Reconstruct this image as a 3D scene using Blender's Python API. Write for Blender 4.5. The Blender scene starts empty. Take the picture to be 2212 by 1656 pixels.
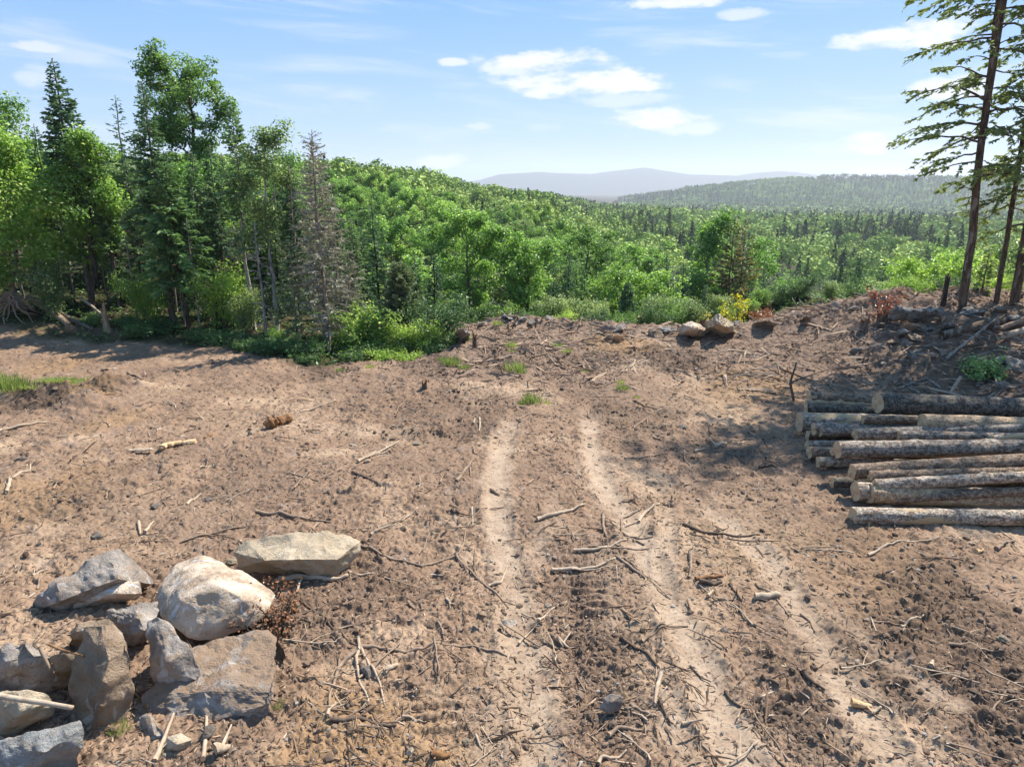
import bpy, bmesh, math, random
import numpy as np
from mathutils import Vector, Matrix
scene = bpy.context.scene
COL = scene.collection
R = math.radians
PITCH = R(15.8); CAM_H = 5.0; F = 2212*24/36      # focal length in units of the 2212-wide survey sheet
SUN_AZ, SUN_EL = R(47), R(52)

# ------------------------------------------------------------------ numeric helpers
def sst(a, b, x):
    t = np.clip((np.asarray(x, float)-a)/(b-a), 0, 1); return t*t*(3-2*t)
def _hash(ix, iy, iz, seed):
    h = (ix.astype(np.int64)*374761393 + iy.astype(np.int64)*668265263 + iz.astype(np.int64)*2147483647 + seed*974634777) & 0xFFFFFFFF
    h = ((h ^ (h >> 13))*1274126177) & 0xFFFFFFFF
    return ((h ^ (h >> 16)) & 0xFFFFFF)/float(0xFFFFFF)
def vnoise2(x, y, seed=0):
    x = np.asarray(x, float); y = np.asarray(y, float)
    ix = np.floor(x); iy = np.floor(y); fx = x-ix; fy = y-iy
    u = fx*fx*fx*(fx*(fx*6-15)+10); v = fy*fy*fy*(fy*(fy*6-15)+10)
    z = np.zeros_like(ix)
    a = _hash(ix, iy, z, seed); b = _hash(ix+1, iy, z, seed); c = _hash(ix, iy+1, z, seed); d = _hash(ix+1, iy+1, z, seed)
    return (a+(b-a)*u + (c-a)*v + (a-b-c+d)*u*v)*2-1
def vnoise3(x, y, z, seed=0):
    ix = np.floor(x); iy = np.floor(y); iz = np.floor(z); fx = x-ix; fy = y-iy; fz = z-iz
    s = lambda t: t*t*(3-2*t)
    u, v, w = s(fx), s(fy), s(fz); r = 0
    for dx in (0, 1):
        for dy in (0, 1):
            for dz in (0, 1):
                r = r + _hash(ix+dx, iy+dy, iz+dz, seed)*(u if dx else 1-u)*(v if dy else 1-v)*(w if dz else 1-w)
    return r*2-1
def fbm2(x, y, f, octv=4, seed=0, gain=.5):
    r = 0; a = 1; c, s = math.cos(.6), math.sin(.6)
    x = np.asarray(x, float)*f; y = np.asarray(y, float)*f
    for i in range(octv):
        r = r + a*vnoise2(x+17.3*i, y-9.1*i, seed+i); a *= gain
        x, y = (x*c-y*s)*2.03, (x*s+y*c)*2.03
    return r
def fbm3(p, f, octv=4, seed=0, gain=.5):
    r = 0; a = 1
    for i in range(octv):
        r = r + a*vnoise3(p[:, 0]*f+3.1*i, p[:, 1]*f+7.7*i, p[:, 2]*f-5.3*i, seed+i); a *= gain; f *= 2.07
    return r
def seg_dist(x, y, pts, wid=None):
    """distance to a polyline, with the run length along it"""
    best = np.full(np.shape(x), 1e9); run = np.zeros(np.shape(x)); acc = 0
    for (ax, ay), (bx, by) in zip(pts[:-1], pts[1:]):
        L = math.hypot(bx-ax, by-ay) or 1e-6
        t = np.clip(((x-ax)*(bx-ax)+(y-ay)*(by-ay))/L**2, 0, 1)
        d = np.hypot(x-ax-t*(bx-ax), y-ay-t*(by-ay))
        m = d < best; best = np.where(m, d, best); run = np.where(m, acc+t*L, run); acc += L
    return best, run

# ------------------------------------------------------------------ survey: from the sheet to the place
CP, SP = math.cos(PITCH), math.sin(PITCH)
def ray(dx, dy):
    u = (dx-1106)/F; v = (828-dy)/F
    return np.array([u, CP+v*SP, -SP+v*CP])
def interp(x, xs, ys): return np.interp(x, xs, ys)
def TZ(x, y):
    """large shape of the land"""
    x = np.asarray(x, float); y = np.asarray(y, float)
    d = np.hypot(x, y)+1e-6; a = x/np.maximum(y, .3*d)
    far = interp(a, [-1.2, -.7, -.35, -.2, -.08, -.03, 0, .05, .12, .2, .35, .8, 1.5],
                 [9, 7, 3, 1, -1, -4, -6, -9, -14, -19, -24, -25, -24])
    far = far + .004*np.clip(d-200, 0, 900)*interp(a, [-.3, .1, .3, 1], [1.5, .6, .1, .1])*0.6
    far = far-14*sst(450, 1000, d)*sst(-.12, .02, a)
    crest = interp(x, [-8, -3, 0, 6, 11, 15, 22, 40], [22, 25.5, 26.5, 25.5, 24.5, 23, 24, 28])
    over = np.maximum(y-crest, 0)
    dropm = np.maximum(sst(-9, -2, x)*(1-sst(27, 34, d)), sst(-.52, -.16, a)*sst(27, 34, d))
    dip = -np.minimum(.42*over, 9+8*sst(-2, 25, x))*dropm
    near = dip
    near = near + (1-dropm)*.045*np.maximum(d-24, 0)
    bank = 1.55*sst(8.5, 15.5, x+.25*(y-18))*sst(12.5, 20.5, y)*(1-.0*y)
    near = near + bank
    near = near + 1.1*sst(-12, -20, x-.15*(y-24))*sst(19, 27, y)
    near = near - .35*np.exp(-((x+5.0)/1.8)**2-((y-22)/2.2)**2)
    k = sst(55, 170, d)
    return near*(1-k)+far*k
def hit(dx, dy, h=0.0, tz=None):
    """the point at height h over the land seen at a sheet position"""
    d = ray(dx, dy); tz = tz or TZ
    t = 2.0
    for i in range(4000):
        p = d*t; g = float(tz(p[0], p[1]))+h
        gap = CAM_H+p[2]-g
        if gap <= 0: break
        t += max(gap*.5, .004) if gap > .01 else .01
        if t > 3000: break
    return np.array([d[0]*t, d[1]*t, CAM_H+d[2]*t])
def xy(dx, dy):
    p = hit(dx, dy); return (p[0], p[1])
# sub-sheets (enlargements of the survey): position on the enlargement -> sheet
SH = {'R4': (900, 1500, 2.011), 'R5': (1900, 1500, 1.887), 'R2': (900, 950, 2.212), 'R1': (0, 950, 2.212), 'R3': (1700, 880, 2.765),
      'R0': (0, 1500, 1.843), 'R6': (2400, 800, 3.292), 'LG': (2300, 1050, 2.548)}
def S(k, p): ox, oy, s = SH[k]; return ((ox+p[0]/s)*.72, (oy+p[1]/s)*.72)

# ------------------------------------------------------------------ soil zones
D = lambda *pp: [xy(*p) for p in pp]
TRK = [
 (D((1120,885),(1090,960),(1072,1030),(1076,1100),(1092,1180),(1112,1260),(1112,1330),(1132,1400),(1150,1480),(1160,1560),(1160,1656)), .17, 1.0),
 (D((1268,872),(1275,930),(1280,985),(1300,1030),(1322,1080),(1355,1130),(1402,1210),(1440,1290),(1480,1370),(1512,1450),(1552,1550),(1595,1656)), .18, 1.0),
 (D((1440,1060),(1442,1150),(1436,1215),(1440,1290)), .12, .8),
 (D((1480,1050),(1560,1120),(1630,1190),(1690,1260),(1730,1330),(1770,1400),(1820,1480),(1870,1560),(1925,1656)), .17, .8),
 (D((1700,1225),(1800,1330),(1880,1400),(1960,1470),(2050,1540)), .11, .6),
 (D((1200,1040),(1192,1130),(1152,1200),(1120,1300)), .12, .55),
 (D((1290,1130),(1310,1250),(1320,1350)), .10, .3),
 (D((1070,1250),(1085,1450),(1075,1656)), .1, .5),
 (D((1390,1350),(1440,1480),(1490,1656)), .1, .7),
]
CLEAT = [D((905,1120),(930,1160),(960,1200)), D((900,1400),(930,1480),(960,1570)), D((1290,1090),(1340,1180)), D((860,1280),(880,1400)),
         D((1640,1400),(1700,1480),(1760,1600)), D((1270,1240),(1290,1400)), D((1580,1080),(1680,1120))]
DARK = [((2030,1330), 1.15, .5), ((2130,1420), 1.1, .6), ((1980,1480), .9, .55), ((2120,1560), .9, .7), ((1690,1440), .5, .6), ((1700,1580), .55, .7), ((1790,1560), .35, .5),  # dark soil; patches by the bank and logs paint in tree shade
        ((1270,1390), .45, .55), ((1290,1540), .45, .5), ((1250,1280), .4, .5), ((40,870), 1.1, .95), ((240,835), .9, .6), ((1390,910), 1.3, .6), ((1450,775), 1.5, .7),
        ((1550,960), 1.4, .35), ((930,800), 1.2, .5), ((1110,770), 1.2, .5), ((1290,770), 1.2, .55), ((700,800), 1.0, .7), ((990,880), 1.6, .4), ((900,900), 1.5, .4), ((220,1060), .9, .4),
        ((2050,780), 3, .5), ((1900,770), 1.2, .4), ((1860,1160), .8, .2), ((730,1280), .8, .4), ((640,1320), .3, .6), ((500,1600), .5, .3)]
SAND = [((175,860), .9, .8), ((730,1610), .7, .6), ((880,1640), .5, .6), ((1640,830), 1.6, .55), ((1330,745), 1.5, .7), ((60,1080), 1.2, .4), ((1600,1190), .8, .3), ((130,790), 1.2, .4), ((1590,850), 1.1, .4),
        ((250, 910), .7, .4), ((1850,1230), 1.5, .25), ((700,760), 1.5, .25)]
TAN = [((1560,1180), 1.5, .55), ((1420,1230), .9, .6), ((1500,1330), .9, .55), ((1480,1420), .8, .6), ((1530,1560), .7, .55), ((1640,1230), 1.0, .5), ((1780,1430), .6, .5), ((1110,1340), .6, .5), ((1140,1500), .6, .55), ((1620,1130), 1.2, .5), ((1440,1300), .8, .55), ((1450,1500), .7, .6), ((1700,1280), .8, .4), ((1130,1400), .55, .5), ((1130,1600), .6, .6), ((1000,1540), .6, .35), ((1850,1560), .5, .45), ((560,870), 1.6, .3), ((330,850), .8, .35), ((1600,900), 1.6, .55), ((1500,880), 1.5, .45),
       ((300,1110), 1.6, .25), ((150,1160), 1.3, .3), ((1550,1400), .6, .4)]
DARKW = [(xy(*p), r, a) for p, r, a in DARK]; SANDW = [(xy(*p), r, a) for p, r, a in SAND]; TANW = [(xy(*p), r, a) for p, r, a in TAN]
EDGE = D((-200,700),(0,712),(230,730),(420,750),(560,772),(680,788),(720,790))   # foot of the left-hand woods
def blobs(x, y, lst, warp):
    v = np.zeros(np.shape(x))
    for (cx, cy), r, a in lst:
        q = np.hypot((x-cx), (y-cy)*.75)/r + warp
        v = np.maximum(v, a*(1-sst(.35, 1.15, q)))
    return v
def zones(x, y):
    w = .35*fbm2(x, y, 1.3, 3, 50)
    dry = np.zeros(np.shape(x)); run = np.zeros(np.shape(x)); core = np.zeros(np.shape(x))
    for pts, wd, amt in TRK:
        d, r = seg_dist(x, y, pts)
        q = d/(1.45*wd) + .38*fbm2(x, y, 3.0, 3, 61)
        e = amt*(1-sst(.25, 1.5, q))*sst(0, 1.6, r)*(.62+.38*sst(-.4, .25, fbm2(x, y, .9, 3, 66))); core = np.where(e > core, e, core); run = np.where(e >= dry, r, run); dry = np.maximum(dry, e)
    tan = blobs(x, y, TANW, w); dark = blobs(x, y, DARKW, w*1.3); sand = blobs(x, y, SANDW, w)
    # woods floor: left of the edge line, past the crest
    ex = np.array([p[0] for p in EDGE]); ey = np.array([p[1] for p in EDGE]); o = np.argsort(ex)
    eline = np.interp(x, np.append(ex[o], [-2.5, 0, 30]), np.append(ey[o], [25.2, 60, 60]))
    wood = sst(-.2, .9, y-eline+.6*fbm2(x, y, .8, 3, 71))
    crest = interp(x, [-8, -3, 0, 6, 11, 15, 22, 40], [22, 25.5, 26.5, 25.5, 24.5, 23, 24, 28])
    wood = np.maximum(wood, sst(.6, 3.0, y-crest+.5*fbm2(x, y, .8, 3, 72)))
    mulch = sst(16, 21, y+.8*fbm2(x, y, .5, 3, 73))*sst(-6, -1, x)*(1-wood)
    return dry, run, tan, dark*(1-.7*dry), sand, wood, mulch
def detail(x, y, zn=None):
    """small relief of the bare soil"""
    dry, run, tan, dark, sand, wood, mulch = zn if zn is not None else zones(x, y)
    d = np.hypot(x, y)
    smooth = np.clip(dry+.35*tan, 0, 1)
    k = 1-.82*smooth
    h = .07*fbm2(x, y, .35, 3, 1) + .045*fbm2(x, y, 1.1, 3, 5)*k
    r = 1-np.abs(fbm2(x, y, 3.1, 3, 9))
    h = h + .03*(r-.6)*k
    cl = np.maximum(fbm2(x*.8, y, 7.5, 3, 14), -.1)
    h = h + (.034+.05*dark+.025*mulch)*cl*k*(.45+.9*sst(-.4, .5, fbm2(x, y, .8, 3, 15)))
    h = h + (.015+.012*dark)*fbm2(x, y, 24, 2, 19)*k
    for pts, wd, amt in TRK[:4]:
        dd, rr = seg_dist(x, y, pts)
        h = h - .035*amt*np.exp(-(dd/wd)**4) + .035*amt*np.exp(-((dd-1.6*wd)/(.35*wd))**2)*np.maximum(fbm2(x, y, 3.0, 3, 35)+.3, 0)
    h = h + .0035*np.sin(run*2*math.pi/.085+6*np.sin(x*3))*dry
    for pts in CLEAT:
        dd, rr = seg_dist(x, y, pts)
        band = 1-sst(.16, .3, dd)
        s = np.sin(rr*2*math.pi/.19+1.5*fbm2(x, y, 2.0, 2, 33))
        h = h + band*(.06*sst(.1, .8, s)-.03)*np.clip(.5+.9*fbm2(x, y, 1.6, 2, 34), 0, 1.2)
    fade = (1-.55*sst(28, 40, d))
    h = h*fade + wood*.12*fbm2(x, y, .6, 3, 40)*sst(24, 30, d)
    cr = interp(x, [-8, -3, 0, 6, 11, 15, 22, 40], [22, 25.5, 26.5, 25.5, 24.5, 23, 24, 28])
    bm_ = np.exp(-((y-cr+.7)/.8)**2)*sst(-2.5, 0, x)
    h = h + bm_*(.10+.22*np.maximum(fbm2(x, y, 1.1, 4, 90), -.2))
    h = h + sst(8.5, 12, x)*sst(13, 16, y)*(.16*np.maximum(fbm2(x, y, 1.5, 4, 91), -.25))
    # spoil heaps and dug pit at the left
    (mx, my) = HEAP; h = h + .42*np.exp(-((x-mx)/.55)**2-((y-my)/.5)**2)*(1+.12*fbm2(x, y, 4, 3, 81))
    (mx, my) = PIT; h = h - .3*np.exp(-((x-mx)/.9)**2-((y-my)/.5)**2) + .2*np.exp(-((x-mx)/1.3)**2-((y-my-.9)/.35)**2)
    (mx, my) = HEAP2; h = h + .25*np.exp(-((x-mx)/.7)**2-((y-my)/.35)**2)*(1+.5*fbm2(x, y, 3, 3, 82))
    return h
HEAP = xy(180, 878); PIT = xy(50, 868); HEAP2 = xy(255, 838)
def H(x, y):
    return TZ(x, y)+detail(np.asarray(x, float), np.asarray(y, float))
def gh(x, y): return float(H(np.array([x]), np.array([y]))[0])

# ------------------------------------------------------------------ mesh building
def mesh(name, V, faces, mats, fattr=None, vattr=None, midx=None, smooth=False, cattr=None):
    """faces: list of int arrays (n,k)"""
    me = bpy.data.meshes.new(name)
    V = np.asarray(V, np.float32); faces = [np.asarray(f, np.int32) for f in faces if len(f)]
    me.vertices.add(len(V)); me.vertices.foreach_set('co', V.ravel())
    loops = np.concatenate([f.ravel() for f in faces]); sizes = np.concatenate([np.full(len(f), f.shape[1], np.int32) for f in faces])
    starts = np.concatenate([[0], np.cumsum(sizes)[:-1]]).astype(np.int32)
    me.loops.add(len(loops)); me.loops.foreach_set('vertex_index', loops)
    me.polygons.add(len(sizes)); me.polygons.foreach_set('loop_start', starts)
    if midx is not None: me.polygons.foreach_set('material_index', np.asarray(midx, np.int32))
    me.polygons.foreach_set('use_smooth', np.full(len(sizes), bool(smooth)))
    for k, a in (fattr or {}).items():
        me.attributes.new(k, 'FLOAT', 'FACE').data.foreach_set('value', np.asarray(a, np.float32))
    for k, a in (vattr or {}).items():
        me.attributes.new(k, 'FLOAT', 'POINT').data.foreach_set('value', np.asarray(a, np.float32))
    for m in (mats if isinstance(mats, (list, tuple)) else [mats]): me.materials.append(m)
    me.update(); me.validate()
    return me
def link(name, me, parent=None, loc=None):
    o = bpy.data.objects.new(name, me); COL.objects.link(o)
    if parent is not None: o.parent = parent
    if loc is not None: o.location = loc
    return o
def tag(o, label=None, cat=None, group=None, kind=None):
    if label: o['label'] = label
    if cat: o['category'] = cat
    if group: o['group'] = group
    if kind: o['kind'] = kind
    return o
def thing(name, label, cat, loc=(0, 0, 0), rz=0, group=None):
    o = bpy.data.objects.new(name, None); COL.objects.link(o); o.empty_display_size = .2
    o.location = loc; o.rotation_euler = (0, 0, rz)
    return tag(o, label, cat, group)
def tubes(paths, sides=6):
    """list of (pts, radii) -> verts, quads, caps"""
    VV = []; QQ = []; n0 = 0; T3 = []
    for P, rad in paths:
        P = np.asarray(P, float); rad = np.asarray(rad, float); n = len(P)
        T = np.gradient(P, axis=0); T /= np.linalg.norm(T, axis=1)[:, None]+1e-9
        ref = np.array([0, 0, 1.]) if abs(T[0, 2]) < .8 else np.array([1., 0, 0])
        A = np.cross(T, ref); A /= np.linalg.norm(A, axis=1)[:, None]+1e-9; B = np.cross(T, A)
        th = np.linspace(0, 2*math.pi, sides, endpoint=False)
        ring = P[:, None, :] + rad[:, None, None]*(np.cos(th)[None, :, None]*A[:, None, :]+np.sin(th)[None, :, None]*B[:, None, :])
        VV.append(ring.reshape(-1, 3))
        i = np.arange(n-1)[:, None]*sides; j = np.arange(sides)[None, :]; j2 = (j+1) % sides
        QQ.append((n0+np.stack([i+j, i+j2, i+sides+j2, i+sides+j], -1)).reshape(-1, 4))
        for base in (0, (n-1)*sides):
            T3.append(np.stack([np.full(sides-2, n0+base), n0+base+np.arange(1, sides-1), n0+base+np.arange(2, sides)], -1))
        n0 += n*sides
    return np.concatenate(VV), np.concatenate(QQ), np.concatenate(T3)
def leaves(C, N, L, W, rng, fold=.25, along=None):
    """folded diamond leaves: centres, normals, length, width"""
    n = len(C); N = N/(np.linalg.norm(N, axis=1)[:, None]+1e-9)
    t = along if along is not None else rng.normal(size=(n, 3))
    t = t-(t*N).sum(1)[:, None]*N*(1 if along is None else 0); t /= np.linalg.norm(t, axis=1)[:, None]+1e-9
    b = np.cross(N, t); b /= np.linalg.norm(b, axis=1)[:, None]+1e-9
    L = np.broadcast_to(L, (n,))[:, None]; W = np.broadcast_to(W, (n,))[:, None]
    V = np.stack([C-t*L*.5, C+b*W*.5+N*W*fold, C+t*L*.5, C-b*W*.5+N*W*fold], 1).reshape(-1, 3)
    return V, np.arange(4*n).reshape(-1, 4)
# ------------------------------------------------------------------ materials
class NT:
    def __init__(s, name, world=False):
        s.m = bpy.data.materials.new(name); s.m.use_nodes = True; s.t = s.m.node_tree; s.t.nodes.clear()
        s.out = s.t.nodes.new('ShaderNodeOutputMaterial')
    def n(s, typ, **kw):
        nd = s.t.nodes.new('ShaderNode'+typ)
        for k, v in kw.items(): setattr(nd, k, v)
        return nd
    def put(s, sock, v):
        if hasattr(v, 'bl_idname') or hasattr(v, 'is_output'): s.t.links.new(v, sock)
        else: sock.default_value = v
    def math(s, op, a, b=0.0, c=0.0, clamp=False):
        nd = s.n('Math', operation=op, use_clamp=clamp)
        for i, v in enumerate((a, b, c)): s.put(nd.inputs[i], v)
        return nd.outputs[0]
    def mix(s, f, a, b, blend='MIX'):
        nd = s.n('Mix', data_type='RGBA', blend_type=blend)
        s.put(nd.inputs[0], f)
        for i, v in ((6, a), (7, b)): s.put(nd.inputs[i], (*v, 1) if isinstance(v, tuple) and len(v) == 3 else v)
        return nd.outputs[2]
    def noise(s, scale, detail=4, rough=.55, vec=None, dist=0.0):
        nd = s.n('TexNoise'); nd.inputs['Scale'].default_value = scale; nd.inputs['Detail'].default_value = detail
        nd.inputs['Roughness'].default_value = rough; nd.inputs['Distortion'].default_value = dist
        if vec is not None: s.t.links.new(vec, nd.inputs['Vector'])
        return nd.outputs[0]
    def ramp(s, v, a, b, lo=0.0, hi=1.0):
        nd = s.n('MapRange', interpolation_type='SMOOTHSTEP'); s.put(nd.inputs[0], v)
        for i, q in enumerate((a, b, lo, hi)): nd.inputs[1+i].default_value = q
        return nd.outputs[0]
    def attr(s, name): return s.n('Attribute', attribute_name=name).outputs['Fac']
    def obj(s, sc=None):
        c = s.n('TexCoord').outputs['Object']
        if sc is None: return c
        m = s.n('Mapping'); s.t.links.new(c, m.inputs[0]); m.inputs['Scale'].default_value = sc
        return m.outputs[0]
    def rnd(s): return s.n('ObjectInfo').outputs['Random']
    def bsdf(s, col, rough=.9, spec=.2, bump=None, bstr=.5, bdist=.02):
        b = s.n('BsdfPrincipled'); s.put(b.inputs['Base Color'], (*col, 1) if isinstance(col, tuple) else col)
        s.put(b.inputs['Roughness'], rough); b.inputs['Specular IOR Level'].default_value = spec
        if bump is not None:
            bn = s.n('Bump'); s.t.links.new(bump, bn.inputs['Height']); bn.inputs['Strength'].default_value = bstr; bn.inputs['Distance'].default_value = bdist
            s.t.links.new(bn.outputs[0], b.inputs['Normal'])
        return b.outputs[0]
    def done(s, sh): s.t.links.new(sh, s.out.inputs['Surface']); return s.m

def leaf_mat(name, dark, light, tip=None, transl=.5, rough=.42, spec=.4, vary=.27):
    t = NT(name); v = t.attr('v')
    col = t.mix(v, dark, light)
    if tip: col = t.mix(t.ramp(v, .86, 1.0), col, tip)  # tip paints a pale sheen over the whole of a few leaves
    hs = t.n('HueSaturation'); t.put(hs.inputs['Color'], col)
    r = t.rnd()
    t.put(hs.inputs['Hue'], t.math('MULTIPLY_ADD', r, -.035, .516)); t.put(hs.inputs['Value'], t.math('MULTIPLY_ADD', r, 2*vary, 1-vary))
    col = hs.outputs[0]
    a = t.bsdf(col, rough, spec)
    tr = t.n('BsdfTranslucent'); t.put(tr.inputs['Color'], t.mix(.65, col, (1.0, 1.0, .35), 'MULTIPLY'))
    br = t.n('HueSaturation'); t.put(br.inputs['Color'], t.mix(.6, col, (1.0, 1.0, .5), 'MULTIPLY')); br.inputs['Value'].default_value = 1.75
    t.put(tr.inputs['Color'], br.outputs[0])
    mx = t.n('MixShader'); mx.inputs[0].default_value = transl
    t.t.links.new(a, mx.inputs[1]); t.t.links.new(tr.outputs[0], mx.inputs[2])
    return t.done(mx.outputs[0])

M = {}
M['maple'] = leaf_mat('maple leaf', (0.076, 0.144, 0.034), (0.232, 0.375, 0.083), (0.437, 0.484, 0.201))
M['birch'] = leaf_mat('birch leaf', (0.095, 0.183, 0.035), (0.273, 0.432, 0.092), (0.504, 0.604, 0.262))
M['aspen'] = leaf_mat('aspen leaf', (0.098, 0.161, 0.058), (0.293, 0.366, 0.144), (0.537, 0.539, 0.340))
M['lime'] = leaf_mat('young bright leaf', (0.117, 0.209, 0.043), (0.312, 0.459, 0.088), (0.527, 0.573, 0.202))
M['yellow'] = leaf_mat('yellow leaf', (.22, .22, .02), (.5, .45, .03))
M['deep'] = leaf_mat('deep green leaf', (0.053, 0.116, 0.034), (0.161, 0.272, 0.060))
M['spruce'] = leaf_mat('spruce needles', (0.046, 0.111, 0.049), (0.180, 0.276, 0.108), transl=.18, rough=.6)
M['fir'] = leaf_mat('fir needles', (0.078, 0.153, 0.058), (0.292, 0.427, 0.127), transl=.22, rough=.6)
M['hemlock'] = leaf_mat('hemlock needles', (0.091, 0.138, 0.046), (0.304, 0.379, 0.117), transl=.3, rough=.6)
M['cedar'] = leaf_mat('cedar scales', (0.091, 0.135, 0.062), (0.290, 0.324, 0.157), transl=.22, rough=.6)
M['pine'] = leaf_mat('pine needles', (0.085, 0.097, 0.031), (0.244, 0.215, 0.079), transl=.25, rough=.6)
M['drytwig'] = leaf_mat('dry needle twigs', (0.150, 0.143, 0.100), (0.360, 0.347, 0.250), transl=.15, rough=.8)
M['grass'] = leaf_mat('grass blades', (0.106, 0.161, 0.042), (0.303, 0.360, 0.105), transl=.4)
M['fern'] = leaf_mat('fern and herb leaf', (0.035, 0.086, 0.025), (0.140, 0.233, 0.066), transl=.35)
M['rust'] = leaf_mat('dead rusty leaf', (.16, .06, .025), (.36, .16, .07), transl=.2)

def bark(name, c1, c2, patch=None, sc=(3, 3, .8)):
    t = NT(name); v = t.obj(sc)
    n1 = t.noise(4, 5, .65, v); n2 = t.noise(18, 4, .6, v)
    col = t.mix(t.ramp(n1, .35, .65), c1, c2)
    if patch: col = t.mix(t.ramp(t.noise(2.2, 3, .6, v), .56, .64), col, patch)
    return t.done(t.bsdf(col, .9, .15, t.math('ADD', n1, n2), .6, .03))
M['bark'] = bark('grey brown bark', (.07, .055, .042), (.19, .155, .12))
M['bark_dark'] = bark('dark bark', (.028, .022, .017), (.085, .066, .05))
M['bark_pale'] = bark('pale bark', (.2, .18, .15), (.42, .38, .33), (.1, .08, .06))
M['bark_hem'] = bark('reddish hemlock bark', (.06, .04, .028), (.17, .115, .075), (.24, .2, .15))
M['bark_tan'] = bark('tan bare trunk', (.2, .13, .08), (.38, .27, .17))
M['deadwood'] = bark('dead grey wood', (.14, .115, .09), (.34, .29, .235))

def log_mat(name, base, pale, orange, o_amt=.6, strip=.66):
    t = NT(name); ob = t.n('TexCoord').outputs['Object']; r = t.rnd()
    off = t.n('CombineXYZ'); t.put(off.inputs[0], t.math('MULTIPLY', r, 40.0)); t.put(off.inputs[1], t.math('MULTIPLY', r, 17.0))
    add = t.n('VectorMath', operation='ADD'); t.t.links.new(ob, add.inputs[0]); t.t.links.new(off.outputs[0], add.inputs[1])
    def mp(s):
        m = t.n('Mapping'); t.t.links.new(add.outputs[0], m.inputs[0]); m.inputs['Scale'].default_value = s; return m.outputs[0]
    rings = t.noise(7, 6, .75, mp((1.6, 2.2, 2.2))); pl = t.noise(3, 6, .7, mp((1.2, 2, 2))); fine = t.noise(30, 4, .7, mp((1, 1.5, 1.5)))
    col = t.mix(t.ramp(rings, .42, .58), base, pale)
    col = t.mix(t.ramp(fine, .48, .62, 0, .8), col, tuple(c*.35 for c in base))
    fl = t.noise(11, 6, .78, mp((1, 1.8, 1.8)))
    col = t.mix(t.ramp(fl, .57, .62, 0, o_amt), col, orange)
    col = t.mix(t.ramp(t.noise(9, 6, .7, mp((2.2, 1.5, 1.5))), .64, .68, 0, .8), col, (.5, .44, .36))
    col = t.mix(t.ramp(t.noise(1.3, 5, .55, mp((.9, 2.5, 2.5))), strip, strip+.03), col, (.5, .36, .2))
    hgt = t.math('ADD', t.math('MULTIPLY', fl, -1.2), t.math('ADD', fine, rings))
    return t.done(t.bsdf(col, .85, .25, hgt, .9, .03))
M['log_grey'] = log_mat('grey spruce log bark', (0.152, 0.113, 0.083), (0.482, 0.399, 0.310), (0.680, 0.276, 0.101))
M['log_brown'] = log_mat('brown log bark', (0.134, 0.089, 0.058), (0.375, 0.268, 0.180), (0.642, 0.326, 0.144), .5)
M['log_pale'] = log_mat('pale peeled log bark', (0.196, 0.150, 0.108), (0.642, 0.520, 0.388), (0.749, 0.342, 0.144), .7, .58)
M['log_dark'] = log_mat('dark furrowed log bark', (0.056, 0.048, 0.036), (0.214, 0.179, 0.138), (0.242, 0.179, 0.120), .3, .8)
M['log_bare'] = log_mat('debarked log wood', (0.359, 0.237, 0.137), (0.637, 0.459, 0.284), (0.456, 0.211, 0.091), .5, .55)
t = NT('sawn log end'); ob = t.n('TexCoord').outputs['Object']
sep = t.n('SeparateXYZ'); t.t.links.new(ob, sep.inputs[0])
rr = t.math('SQRT', t.math('ADD', t.math('MULTIPLY', sep.outputs[1], sep.outputs[1]), t.math('MULTIPLY', sep.outputs[2], sep.outputs[2])))
rg = t.math('SINE', t.math('ADD', t.math('MULTIPLY', rr, 330.0), t.math('MULTIPLY', t.noise(9, 2, .5, ob), 7.0)))
c = t.mix(t.ramp(rg, -1, 1), (.42, .29, .155), (.62, .48, .30)); c = t.mix(t.ramp(t.noise(7, 4, .6, ob), .5, .75), c, (.33, .21, .11))
M['cut'] = t.done(t.bsdf(c, .8, .2, t.noise(60, 3, .6, ob), .3, .01))

def wood_mat(name, c1, c2, c3):
    t = NT(name); r = t.rnd(); o = t.obj(); v = t.attr('v')
    col = t.mix(t.ramp(t.noise(14, 4, .6, o), .35, .65), c1, c2)
    col = t.mix(t.math('MULTIPLY', r, .5), col, c3); col = t.mix(t.math('MULTIPLY', v, .7), col, c3)
    return t.done(t.bsdf(col, .9, .15, t.noise(60, 3, .6, o), .4, .01))
M['stick'] = wood_mat('weathered stick', (0.164, 0.108, 0.069), (0.328, 0.236, 0.160), (0.246, 0.176, 0.125))
M['stick_pale'] = wood_mat('pale barkless stick', (0.295, 0.216, 0.144), (0.459, 0.360, 0.257), (0.369, 0.280, 0.195))
M['stick_dark'] = wood_mat('dark damp stick', (0.061, 0.040, 0.027), (0.156, 0.108, 0.074), (0.107, 0.076, 0.055))
M['rotten'] = wood_mat('rotten brown wood', (.12, .055, .022), (.30, .155, .065), (.22, .12, .06))
M['split'] = wood_mat('split orange wood', (.42, .24, .10), (.62, .45, .26), (.52, .34, .18))
t = NT('wood chips'); v = t.attr('v')
c = t.mix(t.ramp(v, 0, .5), (0.077, 0.048, 0.031), (0.209, 0.136, 0.090)); c = t.mix(t.ramp(v, .6, .95), c, (0.374, 0.268, 0.180)); c = t.mix(t.ramp(v, .96, .98), c, (0.462, 0.371, 0.285))
M['chips'] = t.done(t.bsdf(c, .85, .15))
t = NT('soil clods'); v = t.attr('v')
M['clods'] = t.done(t.bsdf(t.mix(v, (.075, .052, .037), (.23, .16, .112)), 1, .05))
t = NT('pebbles'); v = t.attr('v')
M['pebble'] = t.done(t.bsdf(t.mix(v, (.13, .11, .09), (.34, .29, .24)), .9, .15))

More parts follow.
